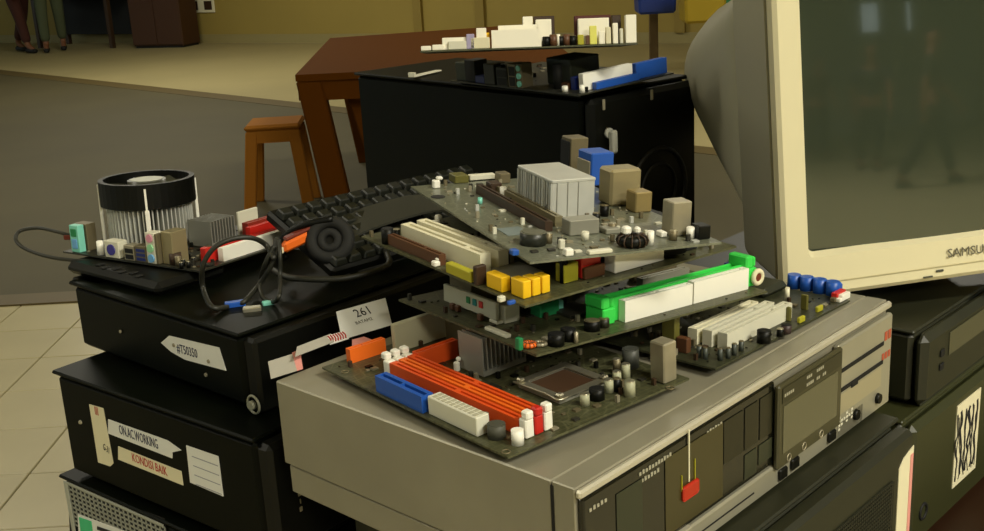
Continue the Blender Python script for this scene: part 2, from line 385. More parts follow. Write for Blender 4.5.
for sx in (-1, 1):
    for sy in (-1, 1):
        bm = NB(); bx(bm, sx*.105-.03, sy*.115-.02, 0, sx*.105+.03, sy*.115+.02, .4195, .006)
        for v in bm.verts:
            if v.co.z < .1: v.co.x += sx*.045; v.co.y += sy*.045
        obj('leg', bm, STOOLM, t)
bm = NB(); bx(bm, -.12, -.134, .36, .12, -.126, .4195); obj('apron', bm, STOOLM, t); bm = NB(); bx(bm, -.12, .126, .36, .12, .134, .4195); obj('apron', bm, STOOLM, t)

# ------------------------------------------------------------------ work table under everything
Nc = (0.0436, 0.6154, 0.996)
YAW = 46.6
t = thing('work_table', 'red-brown table carrying all the stacked computer cases', 'table', matrix=yawm((Nc[0], Nc[1], 0), YAW))
boxp('tabletop', t, WOOD, .10, -.10, .69, .95, .62, .715, .004); boxp('tabletop', t, WOOD, .46, .6205, .69, .95, .98, .715, .004)
for (x, y) in ((.12, -.08), (.87, -.08), (.12, .54), (.48, .9), (.87, .9)): boxp('leg', t, WOOD, x, y, 0, x+.06, y+.06, .6895, .004)
boxp('apron', t, WOOD, .181, -.06, .60, .869, -.04, .6895)

# ------------------------------------------------------------------ computer cases
def case(name, label, near, yaw, ztop, h, lx, ly, group=None, m=BLKG, lip=.003, r=.012):
    a = math.radians(yaw); bz = .018
    t = thing(name, label, 'computer case', matrix=yawm((near[0]-bz*math.sin(a), near[1]+bz*math.cos(a), ztop-h), yaw), group=group)
    bm = NB(); bx(bm, .0, .0, 0.004, lx-.002, ly, h-.0045, .004); obj('body', bm, m, t)
    bm = NB(); bx(bm, -lip, -lip, h-.004, lx+lip, ly+lip, h, .0015); obj('lid', bm, m, t)
    return t
mid = case('computer_case', 'black desktop case with paper labels on its side, middle of the left stack', (-.1848, .8278), 51, .94, .11, .36, .286, 'black desktop cases of the left stack')
def on_left(parent, name, pts, m, off=.0006, x=0.0):
    # flat sheet on the case's left face; pts are (distance to the right of the near corner (negative), height below the top)
    bm = NB(); A = [bm.verts.new((x, -s, z)) for s, z in pts]; Bv = [bm.verts.new((x-off, -s, z)) for s, z in pts]; n = len(pts)
    for i in range(n): bm.faces.new((A[i], A[(i+1) % n], Bv[(i+1) % n], Bv[i]))
    bm.faces.new(Bv); bm.faces.new(list(reversed(A))); return obj(name, bm, m, parent)
def shift(pts, dz): return [(s, z+dz) for s, z in pts]
def mid_pts(p, q): return ((p[0]+q[0])/2, (p[1]+q[1])/2)
def side_text(parent, body, size, m, p0, p1, dz, x, sx=1.0):
    a = math.atan2(p1[1]-p0[1], p1[0]-p0[0]); c = mid_pts(p0, p1)
    return text_mesh('lettering', body, size, m, parent, facing_left(-c[0], c[1]+dz, x, a), thick=.0001, sx=sx)
# mid case: front bezel column at its right end, labels
XF = -.0004
boxp('front_bezel', mid, BLK, .0, -.0178, 0.0042, .36, -.0005, .1055, .004)
z0 = .11
q = on_left(mid, 'label', shift([(-0.2346, -0.0236), (-0.2118, -0.0225), (-0.2098, -0.0776), (-0.2157, -0.0823), (-0.2355, -0.0833)], z0), PAPERY, x=XF)
side_text(q, 'III', .012, INKR, (-0.2276, -0.0281), (-0.2196, -0.0283), z0, XF-.0008, .7); side_text(q, 'G-31', .010, INK, (-0.2237, -0.0627), (-0.2102, -0.0664), z0, XF-.0008, .5)
q = on_left(mid, 'label', shift([(-0.2063, -0.0322), (-0.1177, -0.0312), (-0.0991, -0.036), (-0.1128, -0.0414), (-0.1141, -0.0475), (-0.2101, -0.0472)], z0), PAPER, x=XF)
side_text(q, 'ON.AC.WORKING', .0135, INKB, (-0.2032, -0.0384), (-0.1195, -0.0393), z0, XF-.0008, .52)
q = on_left(mid, 'label', shift([(-0.1968, -0.0569), (-0.1035, -0.0572), (-0.1035, -0.0707), (-0.2002, -0.071)], z0), PAPERY, x=XF)
side_text(q, 'KONDISI BAIK', .012, INKR, (-0.1933, -0.0621), (-0.1077, -0.0641), z0, XF-.0008, .68)
q = on_left(mid, 'label', shift([(-0.0908, -0.0292), (-0.0478, -0.0284), (-0.0482, -0.0655), (-0.0925, -0.0647)], z0), PAPER, x=XF)
bm = NB()
for k in range(4):
    a, b = (-0.0843, -0.0379), (-0.0495, -0.0371); dzz = -.0088*k
    bx(bm, XF-.0009, -a[0], a[1]+z0+dzz, XF-.0007, -b[0], a[1]+z0+dzz+.0007)
obj('ruled_lines', bm, mat('faint_grey_ink', (150, 150, 160), .8), q)
bm = NB(); bmesh.ops.create_uvsphere(bm, u_segments=10, v_segments=6, radius=.0022)
o = obj('screw', bm, SILVER, mid, loc=(XF, -(-0.2556, -0.0469)[0], (-0.2556, -0.0469)[1]+z0))
bm = NB(); torus(bm, 0, 0, 0, .007, .0022, 14, 6, tilt=Matrix.Rotation(PI/2, 3, 'X')); obj('lock_loop', bm, BLK, mid, loc=(.03, .308, .065))
bm = NB()
for k, hh in enumerate((.7, .5, .9, .4, .8, .6, .5)):
    bx(bm, .0245+.0012*(k % 2), -.0186, .038+.007*k, .0245+.004*hh, -.0179, .042+.007*k)
obj('badge_lettering', bm, TIN, mid)

top = case('computer_case', 'slim black case on top of the left stack, carrying the board with the fan', (-.199, .878), 47.6, 1.012, .0715, .30, .27, 'black desktop cases of the left stack')
boxp('front_bezel', top, BLK, .002, -.0175, 0.001, .30, -.0005, .0672, .003)
z0 = .072; XT = -.0004
q = on_left(top, 'label', shift([(-0.1211, -0.0341), (-0.106, -0.0243), (-0.0298, -0.0197), (-0.0237, -0.0393), (-0.0852, -0.0427), (-0.1064, -0.0397)], z0), PAPER, x=XT)
side_text(q, '#T50350', .012, INKB, (-0.1083, -0.0343), (-0.0513, -0.0326), z0, XT-.0008, .72)
bm = NB(); torus(bm, 0, 0, 0, .0078, .0011, 20, 6, tilt=Matrix.Rotation(PI/2, 3, 'Y')); cyl(bm, 0, 0, -.004, .0, .004, axis='X', seg=14)
obj('side_button', bm, [mat('worn_rim', (150, 150, 130), .4)], top, loc=(XT, (0.0096, -0.0623)[0]*-1, (0.0096, -0.0623)[1]+.072))
bm = NB()
for k, (a, b) in enumerate(((0.19, .035), (.10, .040), (.055, .022), (.048, .036))):
    cyl(bm, a, b, -.0014, .0, .0018, axis='X', seg=8)
obj('screws', bm, TIN, top, loc=(XT, 0, 0))
# detached black bezel lying under the fan board, overhanging the corner
fb = (-0.3462, 1.0722, 1.005)
t = thing('loose_bezel', 'loose black plastic bezel under the fan board, overhanging the left stack corner', 'bezel', matrix=yawm((-0.2806, 1.0153, 1.0122), 50))
bm = NB(); bx(bm, -.03, .01, .0, .05, .165, .013, .005); obj('shell', bm, BLK, t)
bm = NB(); bx(bm, -.036, .1, -.0065, .005, .150, -.0002, .003); obj('lip', bm, BLK, t)
bm = NB()
for k in range(6): bx(bm, -.027+.004*(k % 2), .045+.014*k, .0131, -.019+.004*(k % 2), .052+.014*k, .0142, .0005)
obj('clips', bm, BLKM, t)

low = case('computer_case', 'case with a perforated white side vent, lowest of the left stack', (-.185, .822), 51, .829, .1135, .36, .302, 'black desktop cases of the left stack')
z0 = .1135; XL = -.0004
on_left(low, 'vent_backing', shift([(-0.2932, -0.0062), (-0.136, 0.0015), (-0.135, -0.0417), (-0.3122, -0.1001)], z0), BLKM, x=XL)
bm = NB()
A0, A1 = (-0.291, -0.011), (-0.1367, -0.0017)
n1 = 22; n2 = 9
for i in range(n1+1):
    s = A0[0]+(A1[0]-A0[0])*i/n1; bx(bm, XL-.0016, -s-.0008, z0-.052, XL-.0008, -s+.0008, z0-.0075)
for k in range(n2+1):
    z = z0-.0075-.0049*k; bx(bm, XL-.0016, -A1[0], z-.0008, XL-.0008, -A0[0], z+.0008)
obj('vent_grille', bm, mat('grille_paint', (150, 152, 140), .5), low)
bm = NB(); bx(bm, XL-.003, -A0[0]-.001, z0-.095, XL-.0017, -A0[0]+.0055, z0-.004, .0005); bx(bm, XL-.003, -A1[0], z0-.0062, XL-.0017, -A0[0]-.001, z0-.004)
obj('vent_frame', bm, mat('grille_frame_paint', (166, 168, 156), .5), low)
on_left(low, 'sticker', shift([(-0.2806, -0.0364), (-0.1496, -0.0269), (-0.1643, -0.0936), (-0.3024, -0.1429)], z0), PAPER, x=XL-.0018)
on_left(low, 'green_sticker', shift([(-0.2778, -0.0388), (-0.2568, -0.0369), (-0.2593, -0.0661), (-0.2806, -0.0684)], z0), mat('green_print', (70, 190, 130), .7), x=XL-.0026)
on_left(low, 'sticker_print', shift([(-0.2474, -0.0394), (-0.1817, -0.0339), (-0.1824, -0.0373), (-0.2483, -0.043)], z0), INK, x=XL-.0026)

under = case('computer_case', 'dark computer case lying flat directly under the silver cassette deck', (.1047, .6234), 46.6, .900, .1845, .36, .30, m=DGREEN)
boxp('front_bezel', under, DGREEN, .0, -.018, .001, .36, -.0005, .1795, .004)
bm = NB()
ga, gb = (0.1441, -0.0051), (0.3092, -0.0255)
for k in range(34): bx(bm, .10, -.0195, .03+.0035*k, .318, -.0182, .0317+.0035*k)
for k in range(60): bx(bm, .10+.0037*k, -.0199, .03, .1008+.0037*k, -.0196, .1475)
g = obj('front_grille', bm, mat('grille_dark', (38, 38, 24), .6), under)
bm = NB(); z0 = .1845
pts = [(.330, .153), (.339, .160), (.3585, .1645), (.3585, .02), (.330, .012)]
A = [bm.verts.new((x, -.0181, z)) for x, z in pts]; Bv = [bm.verts.new((x, -.0188, z)) for x, z in pts]
for i in range(5): bm.faces.new((A[i], A[(i+1) % 5], Bv[(i+1) % 5], Bv[i]))
bm.faces.new(Bv); bm.faces.new(list(reversed(A))); q = obj('sticker', bm, PAPERY, under)
boxp('sticker_print', q, PINK, .352, -.0192, .03, .3575, -.0189, .158); boxp('sticker_print', q, INKR, .351, -.0195, .068, .354, -.0193, .084)

rdev = case('set_top_device', 'dark flat device under the white monitor, on the right-hand case', (.4085, 1.0014), 46, .935, .0795, .42, .32, m=DGREEN)
rdev['category'] = 'device'
boxp('front_panel', rdev, DGREEN, .0, -.014, .001, .42, -.0005, .0755, .008)
bm = NB()
for zz in (.030, .044): bx(bm, .034, -.0155, zz, .044, -.0141, zz+.007, .001)
obj('front_buttons', bm, BLKM, rdev)
boxp('drive_slot', rdev, mat('slot_plastic', (78, 76, 54), .45), .055, -.0150, .040, .20, -.0141, .064, .0003)
vcase = case('computer_case', 'dark green-black computer case with a patterned label, lowest on the right', (.392, .975), 46, .855, .1395, .40, .32, m=mat('dark_olive_plastic', (50, 52, 26), .45))
boxp('front_bezel', vcase, mat('dark_olive_plastic', (50, 52, 26)), .0, -.014, .001, .40, -.0005, .1345, .006)
lab = (0.0962, -0.0062)
q = boxp('label', vcase, PAPERY, lab[0]+.004, -.0150, .030, lab[0]+.065, -.0141, .122)
bm = NB(); rnd = random.Random(3)
for k in range(6):
    x = lab[0]+.007+k*.0098; P = [(x+rnd.uniform(-.003, .004), -.0153, .112-.0105*j+rnd.uniform(-.002, .002)) for j in range(8)]
    tube(bm, P, .0016+.0006*(k % 2), seg=6, n=4)
    P = [(x+rnd.uniform(-.004, .006), -.0153, .108-.018*j) for j in range(5)]
    tube(bm, P, .0009, seg=6, n=4)
for v in bm.verts: v.co.y = -.0153 + (v.co.y+.0153)*.12
obj('label_print', bm, INK, q)
bm = NB()
for z in (.03, .115): cyl(bm, -.004, z, -.006, -.001, .0024, axis='Y', seg=8)
obj('screws', bm, TIN, vcase)
lg = (0.0567, -0.1191)
bm = NB(); torus(bm, .03, -.0145, .035, .008, .0015, 14, 6, tilt=Matrix.Rotation(PI/2, 3, 'X')); obj('badge', bm, BLKM, vcase)

tower = case('tower_case', 'tall black tower case standing behind the boards, topped by two boards', (.120, 1.250), 40, 1.14, .4245, .182, .44)
boxp('front_panel', tower, BLK, .0, -.016, .001, .182, -.0005, .4195, .006)
bm = NB(); torus(bm, .11, -.0165, .30, .048, .003, 32, 6, tilt=Matrix.Rotation(PI/2, 3, 'X')); torus(bm, .11, -.0165, .30, .030, .002, 28, 6, tilt=Matrix.Rotation(PI/2, 3, 'X')); obj('speaker_rings', bm, mat('dark_brown_ring', (20, 18, 11), .6), tower)
c = (0.0235, -0.0449)
bm = NB(); cyl(bm, 0, 0, 0, .004, .006, axis='Y', seg=14); bx(bm, -.004, -.009, -.022, .004, .0, .004, .002); obj('lock_latch', bm, mat('glint_zinc', (214, 214, 204), .3, metal=.2), tower, loc=(c[0], -.0215, c[1]+.4245))  # latch coloured pale to paint the bright glint on the tower front
for (px, pz) in ((0.0183, -0.0105), (0.0981, -0.0097)):
    boxp('panel_latch', tower, TIN, px-.002, -.0185, pz+.4245-.008, px+.002, -.0163, pz+.4245+.004, .0006)

# ------------------------------------------------------------------ silver cassette deck
deck = thing('cassette_deck', 'wide silver cassette deck with worn front panel, carrying most of the boards', 'cassette deck', matrix=yawm((Nc[0], Nc[1], .900), YAW))
DW, DD, DH = .4330, .296, .096
DECKT = mat('deck_top_paint', (150, 145, 126), .4, metal=.25, noise=.07, nscale=14)
DECKS = DECKT
DECKF = mat('deck_front_aluminium', (176, 172, 152), .34, metal=.5, noise=.05, nscale=20)
boxp('cover', deck, DECKT, .0, .0204, .0265, DW, DD, DH, .0010)
boxp('base_tray', deck, DECKT, .003, .0205, .0, DW-.003, DD-.001, .0245, .0015)
boxp('seam_shadow_gap', deck, BLKM, .004, .022, .0246, DW-.004, DD-.004, .0264)
boxp('front_frame', deck, DECKT, .0, .002, .0, DW, .0201, DH, .0008)
bm = NB(); bx(bm, -.0005, -.003, DH-.0065, DW, .0018, DH-.0005, .0015); obj('top_trim', bm, mat('bright_trim', (202, 196, 176), .4, metal=.4), deck)
GL = mat('smoked_black_panel', (12, 13, 8), .2, coat=.4)
xr = (0.3319, -0.0405)[0]; xd = (0.2299, -0.0223)[0]
boxp('display_panel', deck, GL, .002, -.0035, .0225, xd, .0015, DH-.0068, .0008)
PANA = mat('smoked_grey_panel', (42, 46, 32), .3); PANB = mat('smoked_brown_panel', (62, 56, 30), .3); PANC = mat('smoked_dark_panel', (28, 27, 14), .3)
def px_panel(name, m, xl, xrr, zb, zt, y=-.0042, th=.0006, parent=deck): return boxp(name, parent, m, xl, y, zb, xrr, y+th, zt, .0002)
k1, k2 = (0.0333, -0.014)[0], (0.0608, -0.0185)[0]; px_panel('display_window', PANA, k1, k2, .030, .080)
k1, k2 = (0.0867, -0.0146)[0], (0.1576, -0.0197)[0]; px_panel('cassette_window', PANB, k1, k2, .026, .083)
k1, k2 = (0.1588, -0.0125)[0], (0.1842, -0.014)[0]; px_panel('display_window', PANC, k1, k2, .050, .083)
k1, k2 = (0.1871, -0.0229)[0], (0.2052, -0.0216)[0]; px_panel('display_window', PANC, k1, k2, .050, .083)
k1, k2 = (0.2083, -0.0307)[0], (0.2257, -0.0289)[0]; px_panel('display_window', PANC, k1, k2, .050, .083)
k1, k2 = (0.1874, -0.0387)[0], (0.2044, -0.0452)[0]; px_panel('display_window', PANA, k1, k2, .026, .046)
k1, k2 = (0.2073, -0.0463)[0], (0.2265, -0.0536)[0]; px_panel('display_window', PANA, k1, k2, .030, .046)
c = (0.1147, -0.046); boxp('level_indicator', deck, mat('red_indicator', (176, 40, 16), .4), c[0]-.010, -.0062, c[1]+DH-.006, c[0]+.010, -.0043, c[1]+DH+.005, .0015)
c0 = (0.1137, -0.018); boxp('indicator_needle', deck, CREAM, c0[0]-.0006, -.0050, c[1]+DH+.006, c0[0]+.0006, -.0043, c[1]+DH+.044)
boxp('indicator_needle', deck, YELG, c0[0]+.007, -.0050, c[1]+DH+.004, c0[0]+.0076, -.0043, c[1]+DH+.020); boxp('indicator_needle', deck, YELG, c0[0]-.009, -.0050, c[1]+DH+.002, c0[0]-.0084, -.0043, c[1]+DH+.014)
for (a, b, zz) in (((0.0063, -0.0094)[0], (0.0252, -0.0106)[0], .0795), ((0.0579, -0.0067)[0], (0.0755, -0.0074)[0], .0825), ((0.0755, -0.0074)[0], (0.0948, -0.0085)[0], .0825), ((0.06, -0.0097)[0], (0.081, -0.0124)[0], .077), ((0.1371, -0.0076)[0], (0.1575, -0.0098)[0], .0815)):
    n = max(3, int((b-a)/.0032)); bm = NB()
    for k in range(n):
        x = a+(b-a)*k/n; bx(bm, x, -.0041, zz, x+.0022, -.0036, zz+.0022+.0006*(k % 2))
    obj('lettering', bm, mat('panel_print', (160, 156, 134), .6), deck)
# lower silver strip
boxp('lower_strip', deck, DECKF, .002, -.0045, .002, DW-.052, .0015, .0205, .0015)
bm = NB(); bx(bm, .003, -.0051, .0105, xd-.03, -.0046, .0115); obj('strip_groove', bm, BLKM, deck)
boxp('strip_edge', deck, mat('bright_trim', (206, 198, 172)), .035, -.006, .0208, .115, -.002, .0222)
# cassette door
k0, k1 = (0.2284, -0.0218)[0], (0.3307, -0.0228)[0]
d = boxp('cassette_door', deck, mat('door_frame_plastic', (66, 63, 42), .35), k0, -.0085, .018, k1, -.0036, .0865, .0015)
boxp('door_glass', d, mat('door_glass', (82, 80, 58), .12, coat=.6), k0+.006, -.0092, .030, k1-.009, -.0086, .069, .0003)
boxp('door_header', d, mat('door_header_plastic', (46, 44, 26), .35), k0+.004, -.0093, .0715, k1-.004, -.0086, .084, .0002)
bm = NB()
for (u, zz, wv) in ((.006, .0765, .018), (.040, .0795, .010), (.056, .080, .012), (.040, .0735, .012), (.056, .0735, .006), (.066, .0735, .008)):
    nn = max(2, int(wv/.003))
    for k in range(nn): bx(bm, k0+u+.003*k, -.0096, zz, k0+u+.003*k+.0021, -.00935, zz+.0024)
obj('door_lettering', bm, mat('panel_print', (190, 186, 164)), d)
bm = NB()
for u in (.016, .040, .068): torus(bm, k0+u, -.0088, .0235, .0030, .0006, 12, 5, tilt=Matrix.Rotation(PI/2, 3, 'X'))
obj('door_marks', bm, TIN, d)
# right silver section
boxp('right_panel', deck, DECKF, k1+.001, -.0045, .002, DW-.0005, .0015, .0855, .0015)
K2 = (0.3516, -0.0207)[0]
for zz in (.061, .044):
    bm = NB(); bx(bm, k1+.006, -.0052, zz, DW-.018, -.0046, zz+.0035); obj('tape_slot', bm, BLKM, deck)
bm = NB(); bx(bm, k1+.024, -.0058, .0415, k1+.036, -.0046, .047, .0006); obj('slot_tab', bm, BLKM, deck)
bm = NB()
for k in range(3): bx(bm, DW-.020+.006*k, -.0050, .047, DW-.016+.006*k, -.0046, .053)
for k in range(2): bx(bm, DW-.016+.007*k, -.0050, .064, DW-.011+.007*k, -.0046, .072)
obj('red_lettering', bm, mat('faded_red_print', (176, 84, 56), .6), deck)
boxp('worn_patch', deck, mat('bare_metal', (190, 182, 152), .3, metal=.5), k1+.006, -.0049, .024, DW-.02, -.0046, .042, .0001)
bm = NB(); rnd = random.Random(5)
for i in range(4):
    for j in range(6):
        if rnd.random() < .7: bx(bm, k1+.004+.0045*j, -.0049, .010+.0035*i, k1+.007+.0045*j, -.0046, .012+.0035*i)
obj('scratched_lettering', bm, mat('pale_print', (214, 210, 190), .6), deck)
def knob(px, r, label=None):
    bm = NB(); z = px[1]+DH; cyl(bm, px[0], z, -.0075, -.0046, r*.9, r, seg=12, axis='Y', mi=0); return obj('knob', bm, BLK, deck)
for p in ((0.3656, -0.0818), (0.4075, -0.0818)): knob(p, .0048)
for p, r in (((0.2411, -0.0853), .0058), ((0.2598, -0.0842), .0058), ((0.321, -0.0843), .0062)):
    bm = NB(); z = p[1]+DH; bx(bm, p[0]-r, -.0075, z-.005, p[0]+r, -.0046, z+.005, .0014); obj('button', bm, BLK, deck)
# slit in the side, where the front frame meets the cover
boxp('side_slit', deck, BLKM, -.0006, .0185, .045, .004, .0206, DH-.003)

# ------------------------------------------------------------------ white CRT monitor
MW, MH = .372, .335
mon = thing('crt_monitor', 'big off-white tube monitor tilted back on the dark device', 'monitor', matrix=mx((0.2815, 1.0468, 0.96), (.9881, .1501, .0348), (-.1474, .9866, -.0698), (-.0448, .0638, .997)))
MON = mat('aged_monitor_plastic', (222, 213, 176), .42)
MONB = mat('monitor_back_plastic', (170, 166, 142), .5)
def ring_loft(name, secs, m, parent, nseg=10, cap=True, flat=False):
    # secs: (y, x0, x1, z0, z1, corner radius)
    bm = NB(); rings = []
    for (y, x0, x1, z0, z1, r) in secs:
        ring = []
        for (cxx, cz, a0) in ((x1-r, z1-r, 0), (x0+r, z1-r, 90), (x0+r, z0+r, 180), (x1-r, z0+r, 270)):
            for k in range(nseg+1):
                t = math.radians(a0+90*k/nseg); ring.append(bm.verts.new((cxx+r*math.cos(t), y, cz+r*math.sin(t))))
        rings.append(ring)
    n = len(rings[0])
    for A, Bq in zip(rings, rings[1:]):
        for i in range(n):
            f = bm.faces.new((A[i], A[(i+1) % n], Bq[(i+1) % n], Bq[i])); f.smooth = not flat
    if cap: bm.faces.new(rings[0]); bm.faces.new(list(reversed(rings[-1])))
    return obj(name, bm, m, parent)
s0 = (0.0304, 0.043); s1 = (0.2103, 0.0397)
SX0, SZ0, SX1, SZ1 = s0[0], s0[1], MW-s0[0], MH-.026
# bezel: frame with the screen opening
ring_loft('bezel', [(.022, .004, MW-.004, .004, MH-.004, .012), (.0, .0, MW, .0, MH, .010), (-.003, .004, MW-.004, .004, MH-.004, .010),
                    (-.001, SX0-.004, SX1+.004, SZ0-.004, SZ1+.004, .006), (.010, SX0, SX1, SZ0, SZ1, .006)], MON, mon, cap=False, nseg=5, flat=True)
# tube face: gently convex glass
SCR = mat('dark_tube_glass', (54, 61, 48), .07, spec=.8, coat=.8)
bm = NB(); nx, nz = 28, 22; G = []
for j in range(nz+1):
    row = []
    for i in range(nx+1):
        u = i/nx*2-1; v = j/nz*2-1
        row.append(bm.verts.new((SX0-.003+(SX1-SX0+.006)*i/nx, .0095-.011*(1-.55*u*u-.45*v*v)+.0045, SZ0-.003+(SZ1-SZ0+.006)*j/nz)))
    G.append(row)
for j in range(nz):
    for i in range(nx): f = bm.faces.new((G[j][i], G[j][i+1], G[j+1][i+1], G[j+1][i])); f.smooth = True
obj('screen', bm, SCR, mon)
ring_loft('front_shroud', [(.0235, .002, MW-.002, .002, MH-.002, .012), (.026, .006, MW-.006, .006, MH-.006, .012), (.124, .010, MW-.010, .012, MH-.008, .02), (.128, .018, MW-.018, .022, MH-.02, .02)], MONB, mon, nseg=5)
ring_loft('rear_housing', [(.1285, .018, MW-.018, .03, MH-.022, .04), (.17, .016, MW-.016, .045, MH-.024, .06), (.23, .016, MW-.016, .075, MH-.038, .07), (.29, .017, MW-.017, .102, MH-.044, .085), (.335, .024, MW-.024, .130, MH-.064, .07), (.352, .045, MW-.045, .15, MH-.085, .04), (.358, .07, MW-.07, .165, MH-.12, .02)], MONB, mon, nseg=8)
for c in ['lettering']:
    p0, p1 = (0.1676, 0.025), (0.2103, 0.0255)
    sp = (p1[0]-p0[0])/4.75
    for i, ch in enumerate('SAMSUNG'):
        pass
    text_mesh('brand_lettering', 'SAMSUNG', .0125, mat('grey_print', (96, 92, 76), .6), mon, facing(p0[0]+sp*3.4, p0[1]+.0005, -.0036), thick=.0002, sx=sp*7/.0620)
bm = NB(); c = (0.161, 0.0096); bx(bm, c[0]-.004, -.0042, c[1]-.0012, c[0]+.004, -.0031, c[1]+.0012, .0005); c = (0.1493, 0.005); bx(bm, c[0]-.006, -.0042, c[1]-.001, c[0]+.004, -.0031, c[1]+.0008, .0003)
obj('front_marks', bm, GREY, mon)
bm = NB(); bx(bm, .02, -.0038, .0135, MW-.02, -.0031, .0142); obj('bezel_crease', bm, mat('crease_plastic', (196, 186, 146), .5), mon)
ped = boxp('pedestal_neck', mon, MONB, .13, .09, -.012, .24, .21, .0015, .004)
bm = NB(); cyl(bm, 0, 0, 0, .010, .115, .100, seg=36); 
pd = obj('pedestal_base', bm, mat('pedestal_plastic', (120, 114, 86), .5), mon)
pw = Vector((.41, 1.205, .9355)); pd.matrix_world = Matrix.Translation(pw); 
pd.parent = mon; pd.matrix_parent_inverse = mon.matrix_world.inverted()

# ------------------------------------------------------------------ circuit boards: every board is one thing with its components as parts
class Board:
    def __init__(s, name, label, M, W, D, pcb, holes=()):
        s.t = thing(name, label, 'circuit board', matrix=M, group='loose circuit boards')
        bm = NB(); bx(bm, 0, 0, -.0016, W, D, 0)
        s.pcb = obj('circuit_board', bm, pcb, s.t); s.W = W; s.D = D; s.used = []
    def box(s, name, at, su, sv, h, m, z=0.0, bev=.0006, rot=0.0, parent=None):
        bm = NB(); bx(bm, at[0], at[1], z+.0001, at[0]+su, at[1]+sv, z+h, bev, rot=rot)
        s.used.append((at[0], at[1], at[0]+su, at[1]+sv)); return obj(name, bm, m, parent or s.t)
    def cap(s, at, r, h, m=None, top=None, name='capacitor'):
        bm = NB(); cyl(bm, 0, 0, .0001, h, r, seg=14, topmi=1); cyl(bm, 0, 0, h, h+.0004, r*.86, r*.82, seg=14, mi=1)
        s.used.append((at[0]-r, at[1]-r, at[0]+r, at[1]+r))
        return obj(name, bm, [m or BLK, top or SILVER], s.t, loc=(at[0], at[1], 0))
    def slot(s, name, at, ln, wd, h, m, along='u', key=.6, inner=None):
        # connector with a real groove, open on top, and a key bridging it
        bm = NB(); w2 = wd*.34; z0 = .0001
        def b(a0, a1, c0, c1, zb, zt):
            if along == 'u': bx(bm, at[0]+a0, at[1]+c0, zb, at[0]+a1, at[1]+c1, zt)
            else: bx(bm, at[0]+c0, at[1]+a0, zb, at[0]+c1, at[1]+a1, zt)
        b(0, ln, 0, wd, z0, h*.45); b(0, ln, 0, w2, h*.45, h); b(0, ln, wd-w2, wd, h*.45, h)
        b(0, ln*.03, w2, wd-w2, h*.45, h); b(ln*.97, ln, w2, wd-w2, h*.45, h); b(ln*key, ln*(key+.03), w2, wd-w2, h*.45, h)
        s.used.append((at[0], at[1], at[0]+(ln if along == 'u' else wd), at[1]+(wd if along == 'u' else ln)))
        return obj(name, bm, m, s.t)
    def latch(s, at, h, m, along='u', sgn=1, z=0.0, w=.006):
        bm = NB(); bx(bm, at[0]-w/2, at[1]-w/2, z+.0001, at[0]+w/2, at[1]+w/2, z+h*.7, .0008)
        if along == 'u': bx(bm, at[0]-w*.3+sgn*w*.35, at[1]-w*.42, z+h*.7, at[0]+w*.6+sgn*w*.35, at[1]+w*.42, z+h, .001)
        else: bx(bm, at[0]-w*.42, at[1]-w*.3+sgn*w*.35, z+h*.7, at[0]+w*.42, at[1]+w*.6+sgn*w*.35, z+h, .001)
        return obj('latch', bm, m, s.t)
    def fins(s, name, at, su, sv, h, n, m, along='u', base=.004, th=.0011, z=.0015):
        bm = NB(); bx(bm, at[0], at[1], z, at[0]+su, at[1]+sv, z+base)
        for k in range(n):
            if along == 'u': x = at[0]+(su-th)*k/(n-1); bx(bm, x, at[1], z+base, x+th, at[1]+sv, h)
            else: y = at[1]+(sv-th)*k/(n-1); bx(bm, at[0], y, z+base, at[0]+su, y+th, h)
        s.used.append((at[0], at[1], at[0]+su, at[1]+sv)); return obj(name, bm, m, s.t)
    def coil(s, at, R, r, m, wire, h=0):
        bm = NB(); torus(bm, at[0], at[1], r+.0004+h, R, r, 18, 8)
        for k in range(12):
            a = 2*PI*k/12; T = Matrix.Rotation(a, 3, 'Z') @ Matrix.Rotation(PI/2, 3, 'X')
            torus(bm, at[0]+R*math.cos(a), at[1]+R*math.sin(a), r+.0004+h, r*1.12, r*.16, 8, 4, mi=1, tilt=T)
        s.used.append((at[0]-R-r, at[1]-R-r, at[0]+R+r, at[1]+R+r)); return obj('coil', bm, [m, wire], s.t)
    def smd(s, n, seed, mats=None, u0=0, v0=0, u1=None, v1=None, big=1.0):
        rnd = random.Random(seed); bm = NB(); u1 = u1 or s.W; v1 = v1 or s.D; c = 0; tries = 0
        mats = mats or [CHIP, DTIN, TIN, DBROWN, BLK]
        while c < n and tries < n*30:
            tries += 1; a = rnd.choice([(.0016, .0009, .0007), (.0009, .0016, .0007), (.003, .002, .0012), (.005, .004, .0014), (.0026, .0026, .005)])
            a = tuple(q*big for q in a); x = rnd.uniform(u0+.004, u1-.008); y = rnd.uniform(v0+.004, v1-.008)
            if any(x+a[0] > p[0]-.0006 and x < p[2]+.0006 and y+a[1] > p[1]-.0006 and y < p[3]+.0006 for p in s.used): continue
            s.used.append((x, y, x+a[0], y+a[1])); bx(bm, x, y, .0001, x+a[0], y+a[1], a[2], mi=rnd.randrange(len(mats))); c += 1
        o = obj('small_components', bm, mats, s.t); o['kind'] = 'stuff'; return o
    def mid(s, p, su, sv): return (p[0]-su/2, p[1]-sv/2)

